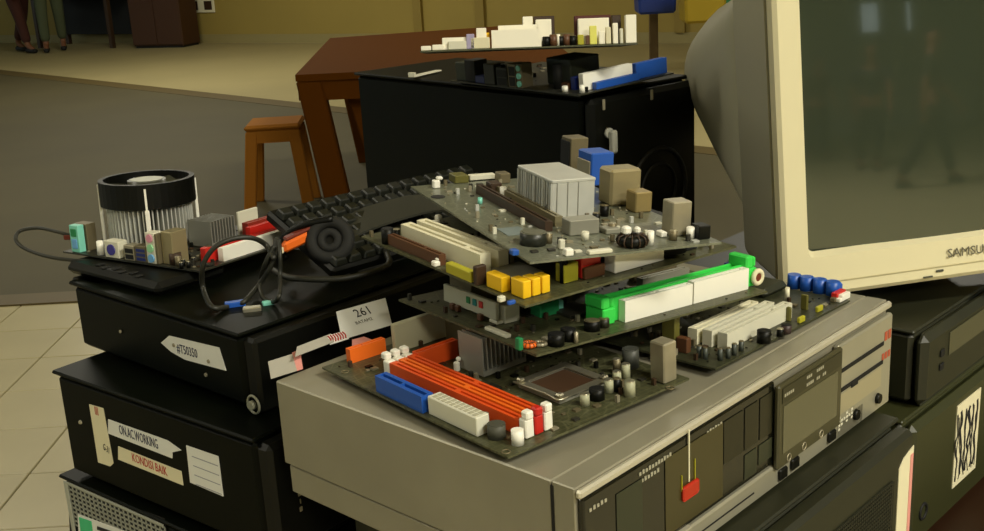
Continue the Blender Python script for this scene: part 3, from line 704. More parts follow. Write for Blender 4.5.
def jack_stack(b, at, su, sv, h, m, hole, rows=2, cols=2, face='-u', name='port_block'):
    # metal shell with dark port openings on one face
    o = b.box(name, at, su, sv, h, m, bev=.0005); bm = NB()
    for r in range(rows):
        for c in range(cols):
            z0 = .0015+(h-.003)*r/rows; z1 = z0+(h-.003)/rows-.0015
            if face in ('-u', '+u'):
                y0 = at[1]+.001+(sv-.002)*c/cols; y1 = y0+(sv-.002)/cols-.001
                x = at[0] if face == '-u' else at[0]+su; bx(bm, x-.0003, y0, z0, x+.0003, y1, z1)
            else:
                x0 = at[0]+.001+(su-.002)*c/cols; x1 = x0+(su-.002)/cols-.001
                y = at[1] if face == '-v' else at[1]+sv; bx(bm, x0, y-.0003, z0, x1, y+.0003, z1)
    obj('port', bm, hole, o); return o

# --- A: on the deck, orange memory slots
A = Board('motherboard', 'olive motherboard lying on the deck top, with orange memory slots and bare processor socket', mx((0.0035, 0.6484, 1.004), (0.781, 0.6243, 0.0139), (-0.6244, 0.7811, 0), (-0.0109, -0.0087, 0.9999)), .170, .222, PCB_OL)
a = (0.0038, 0.0929); b2 = (0.0032, 0.1498)
A.slot('drive_connector', (a[0]-.002, a[1]), b2[1]-a[1], .010, .0125, BLUE, 'v', .5)
a = (0.0074, 0.036); b2 = (0.0037, 0.0905)
o = A.box('power_connector', (a[0]-.003, a[1]), .011, b2[1]-a[1]-.001, .0135, mat('milky_plastic', (216, 214, 196), .45))
bm = NB()
nn = 10
for k in range(nn):
    for c in range(2):
        y = a[1]+.003+(b2[1]-a[1]-.006)*k/nn; bx(bm, a[0]-.0015+c*.0048, y, .0133, a[0]+.0022+c*.0048, y+.0033, .0138)
obj('pin_holes', bm, mat('shadowed_ivory', (176, 172, 148), .6), o)
e = (0.0205, 0.0112); f = (0.024, 0.1542)
for k in range(3):
    u = e[0]+.004+k*.0082
    A.slot('memory_slot', (u, e[1]+.006), f[1]-e[1]+.004, .0064, .0115+.0004*k, ORANGE if k != 1 else ORANGE2, 'v', .45)
    A.latch((u+.003, e[1]+.0020), .019, WHITE if k != 1 else REDP, 'v', -1, w=.0072)
    A.latch((u+.003, f[1]+.0145), .017, WHITE, 'v', 1, w=.0072)
A.cap((0.0163, 0.0093), .0042, .010, WHITE, WHITE)
A.cap((0.0136, 0.0271), .0062, .0095, GREY, GREY); A.cap((0.0154, 0.0406), .0028, .012, BLK); A.cap((0.0515, 0.0938), .0035, .009, BLK, DTIN)
g1 = (0.0521, 0.2136); g0 = (0.019, 0.2161)
A.slot('expansion_slot', (g0[0], g0[1]-.006), g1[0]-g0[0], .006, .0115, ORANGE2, 'u', .4)
h0 = (0.0467, 0.1666); A.slot('expansion_slot', (h0[0], h0[1]-.008), .038, .007, .014, ORANGE, 'u', .4)
pl = (0.0552, 0.2069); A.box('port_shield', (pl[0], pl[1]-.006), .050, .005, .024, mat('pale_plate', (186, 182, 152), .5))
hs = (0.0695, 0.1092); hl = (0.0651, 0.1371); hr = (0.1111, 0.1122)
hw = hr[0]-hs[0]; hd = max(.028, hl[1]-hs[1])
A.fins('heatsink', hs, hw, hd, .0312, 11, ALUG, 'u')
A.latch((hs[0]-.004, hl[1]-.001), .011, WHITE, w=.004)
# processor socket
sf = (0.0757, 0.0339); sl = (0.0781, 0.0831); sr = (0.1224, 0.0421); su = .046; sv = .044
o = A.box('processor_socket', sf, su, sv, .0035, CHIPG)
A.box('socket_well', (sf[0]+.006, sf[1]+.006), su-.012, sv-.012, .0042, mat('pin_field_brown', (66, 44, 26), .6), parent=o)
bm = NB(); X, Y = sf
for (x0, y0, x1, y1) in ((X-.002, Y-.002, X+su+.002, Y+.005), (X-.002, Y+sv-.005, X+su+.002, Y+sv+.002), (X-.002, Y+.005, X+.005, Y+sv-.005), (X+su-.005, Y+.005, X+su+.002, Y+sv-.005)): bx(bm, x0, y0, .0043, x1, y1, .0052)
for (x, y) in ((X-.001, Y-.001), (X+su-.004, Y-.001), (X-.001, Y+sv-.004)): bx(bm, x, y, .0052, x+.005, y+.005, .008, .001)
tube(bm, [(X-.004, Y+sv, .006), (X-.004, Y+.01, .007), (X-.004, Y-.003, .006), (X+.006, Y-.004, .006)], .0008, seg=6, n=4)
obj('load_frame', bm, SILVER, o)
CW = mat('pale_capacitor_sleeve', (170, 170, 140), .5)
for (px, r, h, m) in (((0.0873, 0.0213), .0034, .0085, CW),): A.cap(px, r, h, m)
A.cap((0.114, 0.0248), .0034, .0095, CW); A.cap((0.119, 0.0219), .003, .0095, BLK, DTIN); A.cap((0.1292, 0.0318), .0032, .009, CW); A.cap((0.14, 0.0334), .0032, .011, CW); A.cap((0.1189, 0.0091), .0038, .0115, CW)
A.cap((0.0999, 0.0224), .0055, .008, BLK, BLKM); A.cap((0.1424, 0.0448), .003, .011, DTIN)
A.cap((0.1574, 0.0452), .0062, .0145, mat('dark_grey_sleeve', (70, 72, 66), .5), mat('dark_grey_sleeve', (70, 72, 66)))
mb = (0.1505, 0.0055)
A.box('port_block', (mb[0]-.0015, mb[1]-.001), .0135, .014, .030, TIN, bev=.001)
A.box('port_block', (.10, .165), .045, .03, .028, DTIN)
A.box('chip', (0.0264, 0.1057), .006, .006, .002, CHIP); A.box('chip', (.055, .085), .012, .012, .002, CHIP)
for p in ((0.0067, 0.1996), (0.0036, 0.0062), (0.1476, -0.0019)):
    bm = NB(); torus(bm, p[0], p[1], .0002, .0028, .0006, 12, 4); obj('screw_ring', bm, DTIN, A.t)
A.smd(150, 11)

# --- B: right rear of the deck, white slots and blue connectors
Bd = Board('motherboard', 'olive motherboard at the right end of the deck, with white slots and blue connectors', mx((0.1593, 0.7752, 1.004), (0.6939, 0.7196, -0.0261), (-0.7198, 0.6941, 0), (0.0181, 0.0188, 0.9997)), .212, .140, PCB_DK)
p = (0.0397, 0.015); q = (0.1388, 0.0147)
Bd.slot('expansion_slot', (p[0], p[1]), q[0]-p[0], .0085, .013, LACE, 'u', .75)
Bd.slot('expansion_slot', (p[0]-.002, p[1]+.0125), q[0]-p[0]-.005, .0085, .013, LACE, 'u', .75)
Bd.slot('expansion_slot', (p[0]-.004, p[1]+.0245), q[0]-p[0]-.008, .0085, .0125, IVORY, 'u', .75)
c = (0.0721, -0.0007); Bd.cap((c[0], c[1]+.003), .0055, .0098, BLK, BLKM)
Bd.cap((0.102, -0.0003), .0042, .007, mat('plum_sleeve', (60, 44, 44), .5), BLKM); Bd.cap((0.0927, -0.0002), .0028, .006, BLK)
for i, (px) in enumerate(((0.025, 0.0049), (0.0333, 0.0049), (0.0442, 0.0055), (0.0176, 0.0073))): Bd.cap(px, .0020, .008+.001*(i % 2), mat('slate_sleeve', (66, 72, 66), .45), DTIN)
for px in ((0.0136, 0.0231), (0.0127, 0.0172)): Bd.cap(px, .002, .009, mat('slate_sleeve', (66, 72, 66)), DTIN)
p = (0.1287, 0.002); Bd.box('jumper_block', p, .009, .003, .005, YELG); p = (0.1635, 0.0043); Bd.box('jumper_block', p, .009, .003, .005, YELG)
p = (0.1314, 0.007); Bd.box('crystal', (p[0]-.003, p[1]+.004), .003, .004, .012, OLIVE); p = (0.163, 0.0095); Bd.box('crystal', (p[0], p[1]+.005), .003, .006, .0135, OLIVE)
Bd.cap((0.1807, 0.0426), .002, .011, IVORY, IVORY)
p = (0.1731, 0.0528); bm = NB(); bx(bm, 0, 0, .0001, .040, .030, .009, .004); Bd.used.append((p[0], p[1], p[0]+.04, p[1]+.03)); obj('round_chip_block', bm, mat('dull_dark_resin', (40, 42, 28), .5), Bd.t, loc=(p[0]-.004, p[1]+.004, 0))
p = (0.2155, 0.0109)
for k in range(4):
    bm = NB(); v = p[1]+.002+k*.0125; cyl(bm, p[0]+.002, v+.006, .0001, .0125, .0062, .0058, seg=14); bx(bm, p[0]-.003, v+.001, .0001, p[0]+.012, v+.011, .0105, .002); obj('audio_connector', bm, BLUE, Bd.t)
Bd.used.append((p[0]-.005, p[1], p[0]+.02, p[1]+.05))
c = (0.1986, 0.0042)
bm = NB(); rnd = random.Random(4)
for k in range(9): bx(bm, c[0]+rnd.uniform(-.003, .014), c[1]+rnd.uniform(-.002, .005), .0001, c[0]+rnd.uniform(.016, .02), c[1]+rnd.uniform(.006, .008), rnd.uniform(.003, .008), .0004, mi=k % 3)
obj('broken_connector', bm, [WHITE, REDP, DTIN], Bd.t)
p = (0.0118, 0.0326); Bd.box('memory_slot', (p[0]+.001, p[1]+.012), .007, .012, .028, OLIVE); Bd.box('drive_connector', (p[0]+.0012, p[1]+.001), .006, .010, .012, BROWN)
Bd.smd(130, 12)

# --- C: second layer, bright green retention frame
Cb = Board('motherboard', 'motherboard with a bright green card holder, propped over the orange-slotted one', mx((0.027, 0.7264, 1.041), (0.8053, 0.5914, -0.0426), (-0.5919, 0.806, 0), (0.0343, 0.0252, 0.9991)), .2395, .174, PCB_OL)
p = (0.0953, 0.0122); q = (0.1677, 0.0102); r_ = (0.2282, 0.0093)
Cb.slot('memory_slot', (p[0], p[1]+.001), q[0]-p[0]-.001, .007, .0165, WHITE, 'u', .5)
Cb.slot('memory_slot', (q[0]+.0005, p[1]+.001), r_[0]-q[0]+.003, .007, .0175, WHITE, 'u', .9)
bm = NB(); bx(bm, p[0]-.010, p[1]+.0085, .0001, r_[0]+.008, p[1]+.0115, .0185, .0006); bx(bm, p[0]-.010, p[1]+.0200, .0001, r_[0]+.008, p[1]+.0225, .0175, .0006)
bx(bm, p[0]-.010, p[1]+.0115, .0001, r_[0]+.008, p[1]+.0200, .009)
obj('card_holder_rail', bm, GREEN, Cb.t)
for (x, hgt) in ((p[0]-.013, .021), (r_[0]+.011, .026)):
    bm = NB(); bx(bm, x-.006, p[1]+.004, .0001, x+.006, p[1]+.024, hgt*.6, .001); bx(bm, x-.007, p[1]+.004, hgt*.6, x+.001, p[1]+.024, hgt, .0012); bx(bm, x+.003, p[1]+.006, hgt*.6, x+.007, p[1]+.021, hgt*.92, .0012)
    obj('holder_latch', bm, GREEN, Cb.t)
Cb.used.append((p[0]-.022, p[1]-.001, r_[0]+.022, p[1]+.026))
c = (0.2438, 0.0112); bm = NB(); torus(bm, 0, 0, 0, .0052, .0022, 16, 8, tilt=Matrix.Rotation(PI/2, 3, 'X')); cyl(bm, 0, 0, -.001, .003, .0036, axis='Y', seg=14, mi=1)
obj('round_socket', bm, [PAPERY, mat('dark_red_core', (110, 40, 24), .5)], Cb.t, loc=(c[0], c[1]+.003, .0078))
Cb.box('port_block', (c[0]-.004, c[1]+.022), .010, .014, .014, mat('violet_blue_plastic', (60, 54, 140), .4))
d = (0.174, 0.0712); Cb.slot('expansion_slot', (d[0], d[1]+.004), .055, .007, .006, CHIPG, 'u', .7); Cb.slot('expansion_slot', (d[0]+.002, d[1]+.016), .05, .007, .006, DTIN, 'u', .7)
# grey plate with coloured marks near the left corner
p = (0.0213, 0.0687); q = (0.0026, 0.1037)
o = Cb.box('port_plate', (p[0]-.002, p[1]+.002), .0035, .068, .014, mat('pale_grey_plate', (190, 190, 170), .45), z=.003)
Cb.box('plate_foot', (p[0]-.002, p[1]+.001), .006, .010, .0029, LACE); 
for k, (v, m) in enumerate(((.034, GREEN2), (.026, mat('teal_dark', (20, 130, 130), .4)), (.018, REDP))): Cb.box('colour_mark', (p[0]-.0030, p[1]+v), .0009, .0042, .005, m, z=.009, bev=0, parent=o)
for v in (.045, .052, .016): Cb.box('plate_clip', (p[0]-.006, p[1]+v), .0035, .005, .005, BROWN)
Cb.box('port_block', (p[0]+.004, p[1]-.0012), .014, .011, .014, LACE)
p = (0.0531, 0.0608); Cb.box('drive_connector', (p[0]+.001, p[1]+.001), .019, .012, .011, GREEN2); Cb.box('drive_connector', (p[0]+.021, p[1]+.004), .006, .006, .009, TEAL)
p = (0.005, 0.0403); Cb.box('header', (p[0], p[1]), .005, .026, .003, LACE)
p = (0.0015, 0.0122); Cb.box('jumper', (p[0]-.006, p[1]+.001), .004, .005, .009, GREEN2); Cb.coil((p[0]+.0045, p[1]+.0035), .004, .0018, ORANGE2, BROWN)
Cb.cap((0.0237, 0.0074), .0060, .0085, BLK, BLKM); Cb.cap((0.0371, 0.0102), .0055, .0085, BLK, BLKM); Cb.cap((0.0372, 0.0017), .0016, .008, TIN)
Cb.cap((0.0652, 0.0161), .0060, .0075, BLK, DTIN); Cb.cap((0.0765, 0.0157), .0040, .0065, DGREEN, DTIN); Cb.coil((0.0138, 0.013), .0040, .0014, TIN, DTIN)
Cb.fins('heatsink', (.10, .10), .04, .04, .022, 9, ALUG, 'u')
Cb.box('port_block', (.04, .13), .03, .03, .030, DTIN); Cb.box('chip', (.07, .045), .028, .028, .0025, CHIP)
Cb.box('standoff', (.07, .12), .018, .018, .034, CHIP)
Cb.smd(150, 13)

# --- D: third layer, ivory slots and yellow connectors
D = Board('motherboard', 'motherboard with ivory expansion slots and yellow connectors, third layer of the pile', mx((0.0204, 0.7162, 1.08), (0.8164, 0.5775, -0.002), (-0.5771, 0.8159, 0.0369), (0.023, -0.0289, 0.9993)), .204, .2165, PCB_OL)
p = (0.0118, 0.0604); q = (0.0172, 0.1757)
D.slot('expansion_slot', (p[0]+.004, p[1]+.012), q[1]-p[1]-.008, .0095, .0150, IVORY, 'v', .2)
p2 = (0.0301, 0.0563)
D.slot('expansion_slot', (p[0]+.0195, p[1]+.011), q[1]-p[1]-.006, .0090, .0150, IVORY, 'v', .2)
D.box('slot_end', (p[0]+.031, p[1]+.012), .004, .05, .013, DTIN)
p = (0.0052, 0.1054); q = (0.0053, 0.179); D.slot('expansion_slot', (p[0]-.001, p[1]+.003), q[1]-p[1], .0058, .0085, BROWN, 'v', .3)
D.cap((0.0064, 0.1853), .0050, .012, BLK, BLKM); D.cap((0.0161, 0.1876), .003, .009, BLK)
p = (0.0694, 0.21); D.latch((0.0522, 0.1856), .014, WHITE, w=.006); D.latch((0.0026, 0.1108), .006, WHITE, w=.0055)
p = (0.0005, 0.0616); q = (0.0015, 0.0933); D.box('memory_slot', (p[0]-.001, p[1]), .006, q[1]-p[1], .0078, YELG)
p = (-0.0001, 0.0535); D.box('transistor', (p[0]-.001, p[1]), .009, .0045, .014, DBROWN)
p = (0.0044, 0.0303); D.box('drive_connector', (p[0]-.001, p[1]), .008, .018, .011, YEL)
p = (0.0039, 0.0095)
for k in range(3): D.box('drive_connector', (p[0]+.003+.0082*k, p[1]+.001), .0070, .014-.002*k, .0125, YEL)
p = (0.0194, 0.0228); D.box('chip', (p[0]+.004, p[1]+.018), .026, .030, .0035, CHIPG)
p = (-0.0002, 0.0052); D.box('jumper', (p[0]-.008, p[1]+.0015), .006, .003, .003, BLUE); D.box('jumper', (p[0]-.009, p[1]+.010), .005, .004, .004, LACE)
p = (0.0479, 0.0119); D.box('drive_connector', (p[0], p[1]+.005), .013, .010, .014, YELG); D.box('memory_slot', (p[0]+.016, p[1]+.005), .018, .010, .017, REDP); D.box('connector_foot', (p[0]+.016, p[1]+.0015), .019, .0033, .009, BROWN)
p = (0.0885, 0.0084); q = (0.1371, 0.0056)
o = D.box('power_connector', (p[0]+.001, p[1]+.002), q[0]-p[0], .012, .0165, WHITE)
D.box('port_block', (q[0]+.004, p[1]+.004), .022, .02, .012, BLK); D.box('port_block', (q[0]+.028, p[1]+.006), .012, .02, .012, BLKM)
D.box('heatsink_block', (.075, .085), .04, .04, .019, ALUG); D.box('port_block', (.165, .06), .03, .05, .014, BLK); D.box('port_block', (.165, .12), .03, .05, .014, DTIN)
D.cap((.05, .02), .003, .02, BLK)
D.smd(150, 14)

# --- E: top of the pile, grey with a big light heatsink
E = Board('motherboard', 'grey motherboard topmost of the pile, with a pale finned heatsink and blue port', mx((0.0254, 0.7271, 1.107), (0.9291, 0.365, -0.0592), (-0.3645, 0.931, 0.0197), (0.0623, 0.0032, 0.9981)), .150, .252, PCB_GR)
hs = (0.0657, 0.0999); hl = (0.0768, 0.2049); hr = (0.1006, 0.108)
hs = (hs[0]-.003, hs[1]); hw = .036; hd = .064
H_ = E.fins('heatsink', (hs[0], hs[1]), hw, hd, .0285, 15, ALU, 'v', th=.0022)
bm = NB(); bx(bm, hs[0]-.0006, hs[1]-.0006, .0285, hs[0]+hw+.0006, hs[1]+hd+.0006, .0310, .0005); obj('heatsink_top', bm, ALU, H_)
bm = NB()
for k in range(5): y = hs[1]+hd*k/4; bx(bm, hs[0]-.0012, max(hs[1], y-.0012), .0018, hs[0]-.0002, min(hs[1]+hd, y+.0012), .0284)
for x in (.009, .018, .027): bx(bm, hs[0]+x-.005, hs[1]-.0011, .0018, hs[0]+x+.0028, hs[1]-.0001, .0284)
obj('heatsink_face', bm, ALU, H_)
bm = NB(); y0, y1 = hs[1]+.004, hs[1]+hd-.004
tube(bm, [(hs[0]-.007, y1+.004, .004), (hs[0]-.004, y1-.006, .006), (hs[0]-.004, y0+.006, .006), (hs[0]-.006, y0-.002, .004), (hs[0]-.003, y0-.002, .012)], .0007, seg=6, n=5); obj('heatsink_clip', bm, mat('dark_wire', (50, 50, 44), .4, metal=.6), H_)
p = (0.043, 0.0692); q = (0.0358, 0.2071)
E.slot('memory_slot', (p[0], p[1]), q[1]-p[1], .0062, .0075, DBROWN, 'v', .45)
p = (0.055, 0.0774); q = (0.0513, 0.2098)
E.slot('memory_slot', (p[0]+.001, p[1]+.002), q[1]-p[1], .0062, .008, mat('grey_slot_plastic', (120, 112, 84), .45), 'v', .45)
E.box('drive_connector', (0.0511, 0.1936), .010, .012, .0105, DBROWN); E.cap((0.0562, 0.1799), .0028, .010, WHITE, WHITE)
E.latch((0.0184, 0.2383), .010, WHITE, w=.006); E.box('crystal_block', (0.0395, 0.2482), .013, .016, .007, OLIVE)
p = (0.0564, 0.2556); E.box('header', (p[0], p[1]), .024, .006, .005, LACE)
E.box('drive_connector', (0.0765, 0.235), .010, .012, .009, DTIN)
bm = NB(); p = (0.0083, 0.2049); cyl(bm, p[0], p[1], .0001, .0005, .006, seg=16); obj('mounting_hole', bm, BLKM, E.t)
E.cap((0.0208, 0.0413), .0095, .0090, mat('dark_sleeve', (40, 42, 34), .4), mat('dull_sleeve_top', (96, 96, 80), .4))
p = (0.0533, 0.0501); E.box('chipset', (p[0]+.001, p[1]+.001), .024, .014, .0115, CHIPG); E.box('chipset', (p[0]+.028, p[1]-.004), .012, .012, .004, CHIPG)
E.coil((0.0841, 0.0125), .0068, .0040, BLK, DBROWN)
p = (0.0841, 0.0125)
bm = NB(); bx(bm, p[0]-.0075, p[1]-.002, .0088, p[0]-.0015, p[1]+.004, .0145, .0012); bx(bm, p[0]+.002, p[1]-.002, .0088, p[0]+.006, p[1]+.003, .0135, .0012); obj('coil_caps', bm, WHITE, E.t)
E.cap((0.0974, 0.0105), .0026, .010, WHITE, WHITE); E.box('jumper', (0.0279, 0.0028), .006, .006, .005, WHITE); E.box('jumper', (0.0318, 0.0203), .004, .004, .007, LACE)
p = (0.0444, -0.0006); E.box('header', (p[0], p[1]+.001), .018, .005, .003, LACE); E.box('sticker', (0.0129, 0.0678), .018, .022, .0004, mat('bluish_glare', (120, 132, 132), .4), bev=0)  # the bluish patch paints glare on the bare board into the colour
p = (0.0006, 0.0128); E.box('jumper', (p[0]-.006, p[1]+.004), .005, .006, .004, BLUE)
E.cap((0.0316, 0.1694), .002, .005, TEAL, TEAL)
E.cap((0.1072, 0.0986), .0035, .0085, BLK, DTIN); E.cap((0.0924, 0.0835), .003, .007, BLK, DTIN); E.cap((0.0909, 0.0549), .003, .006, DTIN); E.cap((0.1199, 0.0168), .003, .007, DTIN)
E.cap((0.0319, 0.0402), .003, .007, DTIN); E.cap((0.0604, 0.0386), .0028, .006, LACE, LACE)
# port blocks along the right edge
p = (0.125, 0.024); E.box('port_block', (p[0]-.002, p[1]), .016, .015, .0255, TIN, bev=.0008)
E.box('port_block', (p[0]-.010, p[1]+.001), .005, .008, .004, WHITE)
p = (0.1325, 0.0965); E.box('port_block', (p[0]+.0015, p[1]+.001), .015, .016, .0165, mat('gold_tin', (150, 132, 86), .45, metal=.4), bev=.001)
p = (0.1256, 0.1134); o = E.box('port_block', (p[0]+.000, p[1]+.010), .028, .022, .030, mat('warm_tin', (156, 144, 108), .42, metal=.4), bev=.002)
p = (0.1395, 0.1784); E.box('display_port', (p[0]+.007, p[1]+.020), .022, .026, .029, BLUE, bev=.001); E.box('port_shell', (p[0]+.0055, p[1]+.021), .0013, .024, .022, TIN)
p = (0.1497, 0.2457); o = E.box('port_block', (p[0]+.008, p[1]+.016), .018, .020, .031, DTIN, bev=.0008); E.box('port_face', (p[0]+.0065, p[1]+.017), .0013, .018, .028, BLKM, parent=o)
E.cap((0.1345, 0.0175), .003, .008, WHITE, WHITE); E.box('port_block', (.137, .01), .010, .012, .010, BLK)
E.smd(150, 15, [CHIP, TIN, ALU, DTIN, LACE])

# --- F: on the left stack, processor fan
F = Board('motherboard', 'dark motherboard on the left stack, with a round black processor fan', mx((-0.2727, 1.0228, 1.029), (0.5256, 0.8498, -0.0388), (-0.8505, 0.526, 0), (0.0204, 0.033, 0.9992)), .165, .192, PCB_BK)
fc = (.062, .128)
bm = NB(); cyl(bm, 0, 0, .003, .008, .040, seg=32); cyl(bm, 0, 0, .008, .042, .016, seg=20)
for k in range(56):
    a = 2*PI*k/56; R = Matrix.Rotation(a, 3, 'Z'); vs = bx(bm, .015, -.0006, .008, .0425, .0006, .042)
    for v in vs: v.co = R @ v.co
hs_ = obj('cooler_fins', bm, ALU, F.t, loc=(fc[0], fc[1], .001))
bm = NB()
segn = 40
def ringwall(bm, r0, r1, z0, z1, seg=40):
    V = []
    for i in range(seg):
        t = 2*PI*i/seg; c, s_ = math.cos(t), math.sin(t)
        V.append([bm.verts.new((c*r, s_*r, z)) for r, z in ((r0, z0), (r1, z0), (r1, z1), (r0, z1))])
    for i in range(seg):
        for j in range(4):
            f = bm.faces.new((V[i][j], V[(i+1) % seg][j], V[(i+1) % seg][(j+1) % 4], V[i][(j+1) % 4])); f.smooth = False
ringwall(bm, .0425, .0475, .045, .070)
bx(bm, -.045, -.003, .0445, .045, .003, .047); bx(bm, -.003, -.045, .0445, .003, .045, .047)
obj('fan_shroud', bm, BLK, F.t, loc=(fc[0], fc[1], 0))
bm = NB(); cyl(bm, 0, 0, .0475, .068, .019, seg=24)
for k in range(7):
    a = 2*PI*k/7; vs = bx(bm, .018, -.011, .0585, .0415, .011, .0600)
    for v in vs:
        y = v.co.y; v.co.z += y*.45
        v.co = Matrix.Rotation(a, 3, 'Z') @ v.co
obj('fan_rotor', bm, mat('fan_grey_plastic', (58, 58, 46), .35), F.t, loc=(fc[0], fc[1], 0))
bm = NB(); cyl(bm, 0, 0, .0682, .0686, .016, seg=24); obj('hub_glint', bm, mat('hub_glint_grey', (170, 170, 150), .4), F.t, loc=(fc[0], fc[1], 0))  # pale disc paints the light reflected off the fan hub
for k in range(4):
    a = math.radians(20+90*k+25); bm = NB(); r0 = .0455
    vs = bx(bm, r0, -.0022, .004, r0+.0032, .0022, .0445, .0006); vs += bx(bm, r0+.0012, -.001, .0445, r0+.0032, .001, .066)
    for v in vs: v.co = Matrix.Rotation(a, 3, 'Z') @ v.co
    obj('cooler_clip', bm, WHITE, F.t, loc=(fc[0], fc[1], 0))
F.used.append((fc[0]-.045, fc[1]-.045, fc[0]+.045, fc[1]+.045))
# ports along the left-front edge
W2 = F.W
p = (.002, .044); F.cap((.006, .034), .003, .009, DTIN)
F.box('port_block', (p[0]-.001, p[1]+.0105), .014, .0035, .030, DTIN)
o = F.box('audio_jacks', (p[0]-.001, p[1]+.0147), .012, .012, .0305, LACE)
for k, m in enumerate((LBLUE, mat('pale_green_plastic', (150, 210, 160), .4), mat('pink_plastic', (220, 150, 170), .4))):
    bm = NB(); cyl(bm, p[1]+.020, .0055+.0098*k, -.0015, .0, .0040, seg=14, axis='X'); obj('jack', bm, m, o, loc=(p[0]-.001, 0, 0))
F.box('port_block', (p[0]+.0035, p[1]-.0045), .020, .0145, .032, mat('warm_tin', (156, 144, 108)))
jack_stack(F, (p[0]-.001, p[1]+.028), .012, .015, .016, DTIN, NAVY, 3, 1, '-u', 'usb_ports'); jack_stack(F, (p[0]-.001, p[1]+.0445), .012, .014, .015, TIN, BLKM, 2, 1, '-u', 'usb_ports')
o = F.box('mouse_port', (p[0]-.001, p[1]+.066), .012, .020, .017, LACE)
bm = NB(); cyl(bm, p[1]+.076, .0085, -.0012, 0, .0055, seg=16, axis='X'); obj('jack', bm, mat('violet_blue_plastic', (60, 54, 140)), o, loc=(p[0]-.001, 0, 0))
F.cap((p[0]+.004, p[1]+.098), .0035, .014, WHITE, WHITE)
o = F.box('display_port', (p[0]+.0, p[1]+.124), .008, .013, .028, TEAL)
F.box('port_inset', (p[0]-.0009, p[1]+.1265), .0009, .008, .010, LBLUE, z=.004, parent=o); F.box('port_inset', (p[0]-.0009, p[1]+.1265), .0009, .008, .008, GREEN2, z=.0165, parent=o)
F.box('port_block', (p[0]+.009, p[1]+.122), .012, .018, .028, DTIN)
# right half: heatsink, red and white slots
h1 = (0.0166, 0.0458)
hh = (0.0256, 0.0255); F.fins('heatsink', (.070, .052), .034, .032, .028, 9, ALUG, 'u')
F.cap((0.01, 0.0417), .0060, .011, DBROWN, DBROWN)
for k, px in enumerate(((0.0084, 0.0267), (0.0047, 0.0164), (-0.0008, 0.0199), (0.0181, 0.0234))): F.cap((px[0], px[1]+.003), .002, .006, BLK)
u0 = .045
F.slot('memory_slot', (.030, .0155), .112, .006, .013, REDP, 'u', .5); F.slot('memory_slot', (.036, .0045), .108, .0065, .013, WHITE, 'u', .5)
F.slot('memory_slot', (.100, .028), .048, .006, .018, REDP, 'u', .5); F.slot('drive_connector', (.108, .038), .044, .008, .020, mat('dull_red_plastic', (140, 44, 30), .45), 'u', .5)
F.box('memory_latch', (.0235, .0145), .0065, .0075, .015, REDP)
for (x, y, z) in ((.150, .0075, .017), (.147, .0185, .019), (.153, .030, .023), (.158, .038, .022), (.160, .020, .019)): F.latch((x, y), z, WHITE, 'u', 1, w=.0068)
F.box('port_plate', (.118, .060), .03, .003, .028, LACE)
F.box('chip', (.015, .003), .006, .006, .003, CHIP); F.smd(110, 16)

# --- G: on the tower; R: the one turned over it, nearly edge-on
G = Board('motherboard', 'dark motherboard flat on the black tower, with white and blue slots', mx((0.103, 1.2335, 1.144), (0.7949, 0.605, 0.0459), (-0.6057, 0.7957, 0), (-0.0365, -0.0278, 0.9989)), .150, .235, PCB_BK)
p = (0.0329, 0.0278); q = (0.0961, 0.006)
G.slot('memory_slot', (.020, .0125), .076, .007, .0185, WHITE, 'u', .5); G.slot('memory_slot', (.032, .0045), .066, .0065, .0075, BLUE, 'u', .5)
G.slot('memory_slot', (.0985, .009), .050, .008, .0175, BLUE, 'u', .5); G.slot('memory_slot', (.02, .026), .10, .007, .014, NAVY, 'u', .5)
G.cap((.012, .006), .003, .008, WHITE, WHITE); G.cap((.008, .030), .0035, .006, WHITE, WHITE); G.box('chip', (.018, .036), .012, .012, .007, BROWN)
G.box('heatsink_block', (.036, .050), .045, .042, .030, mat('dark_anodised', (44, 48, 34), .45), bev=.001)
G.cap((.018, .052), .0055, .027, BLKM, BLKM)
o = G.box('audio_jacks', (.0005, .094), .016, .010, .028, DTIN)
for k in range(3):
    bm = NB(); cyl(bm, .099, .005+.009*k, -.002, 0, .0034, seg=14, axis='X'); obj('jack', bm, TEAL, o, loc=(.0005, 0, 0))
jack_stack(G, (.0005, .106), .018, .014, .027, DTIN, BLKM, 2, 1, '-u'); jack_stack(G, (.0005, .122), .018, .020, .022, DGREEN, BLKM, 2, 1, '-u')
G.cap((.004, .132), .003, .0255, BLK, WHITE)
G.box('port_block', (.0005, .146), .018, .020, .0245, DGREEN); G.box('display_port', (.002, .168), .012, .018, .009, NAVY)
G.box('port_block', (.004, .188), .02, .020, .026, BLKM); G.box('port_block', (.006, .210), .02, .02, .022, mat('dark_green_resin', (34, 40, 22), .5))
G.smd(60, 17)
t = thing('metal_bracket', 'thin pale metal strip lying on the left of the tower top', 'bracket', matrix=yawm((-0.0868, 1.4918, 1.142), 58))
boxp('strip', t, LACE, 0, -.002, 0, .060, .008, .0016, .0003); boxp('tab', t, LACE, -.004, -.002, 0, -.0002, .008, .006, .0003)

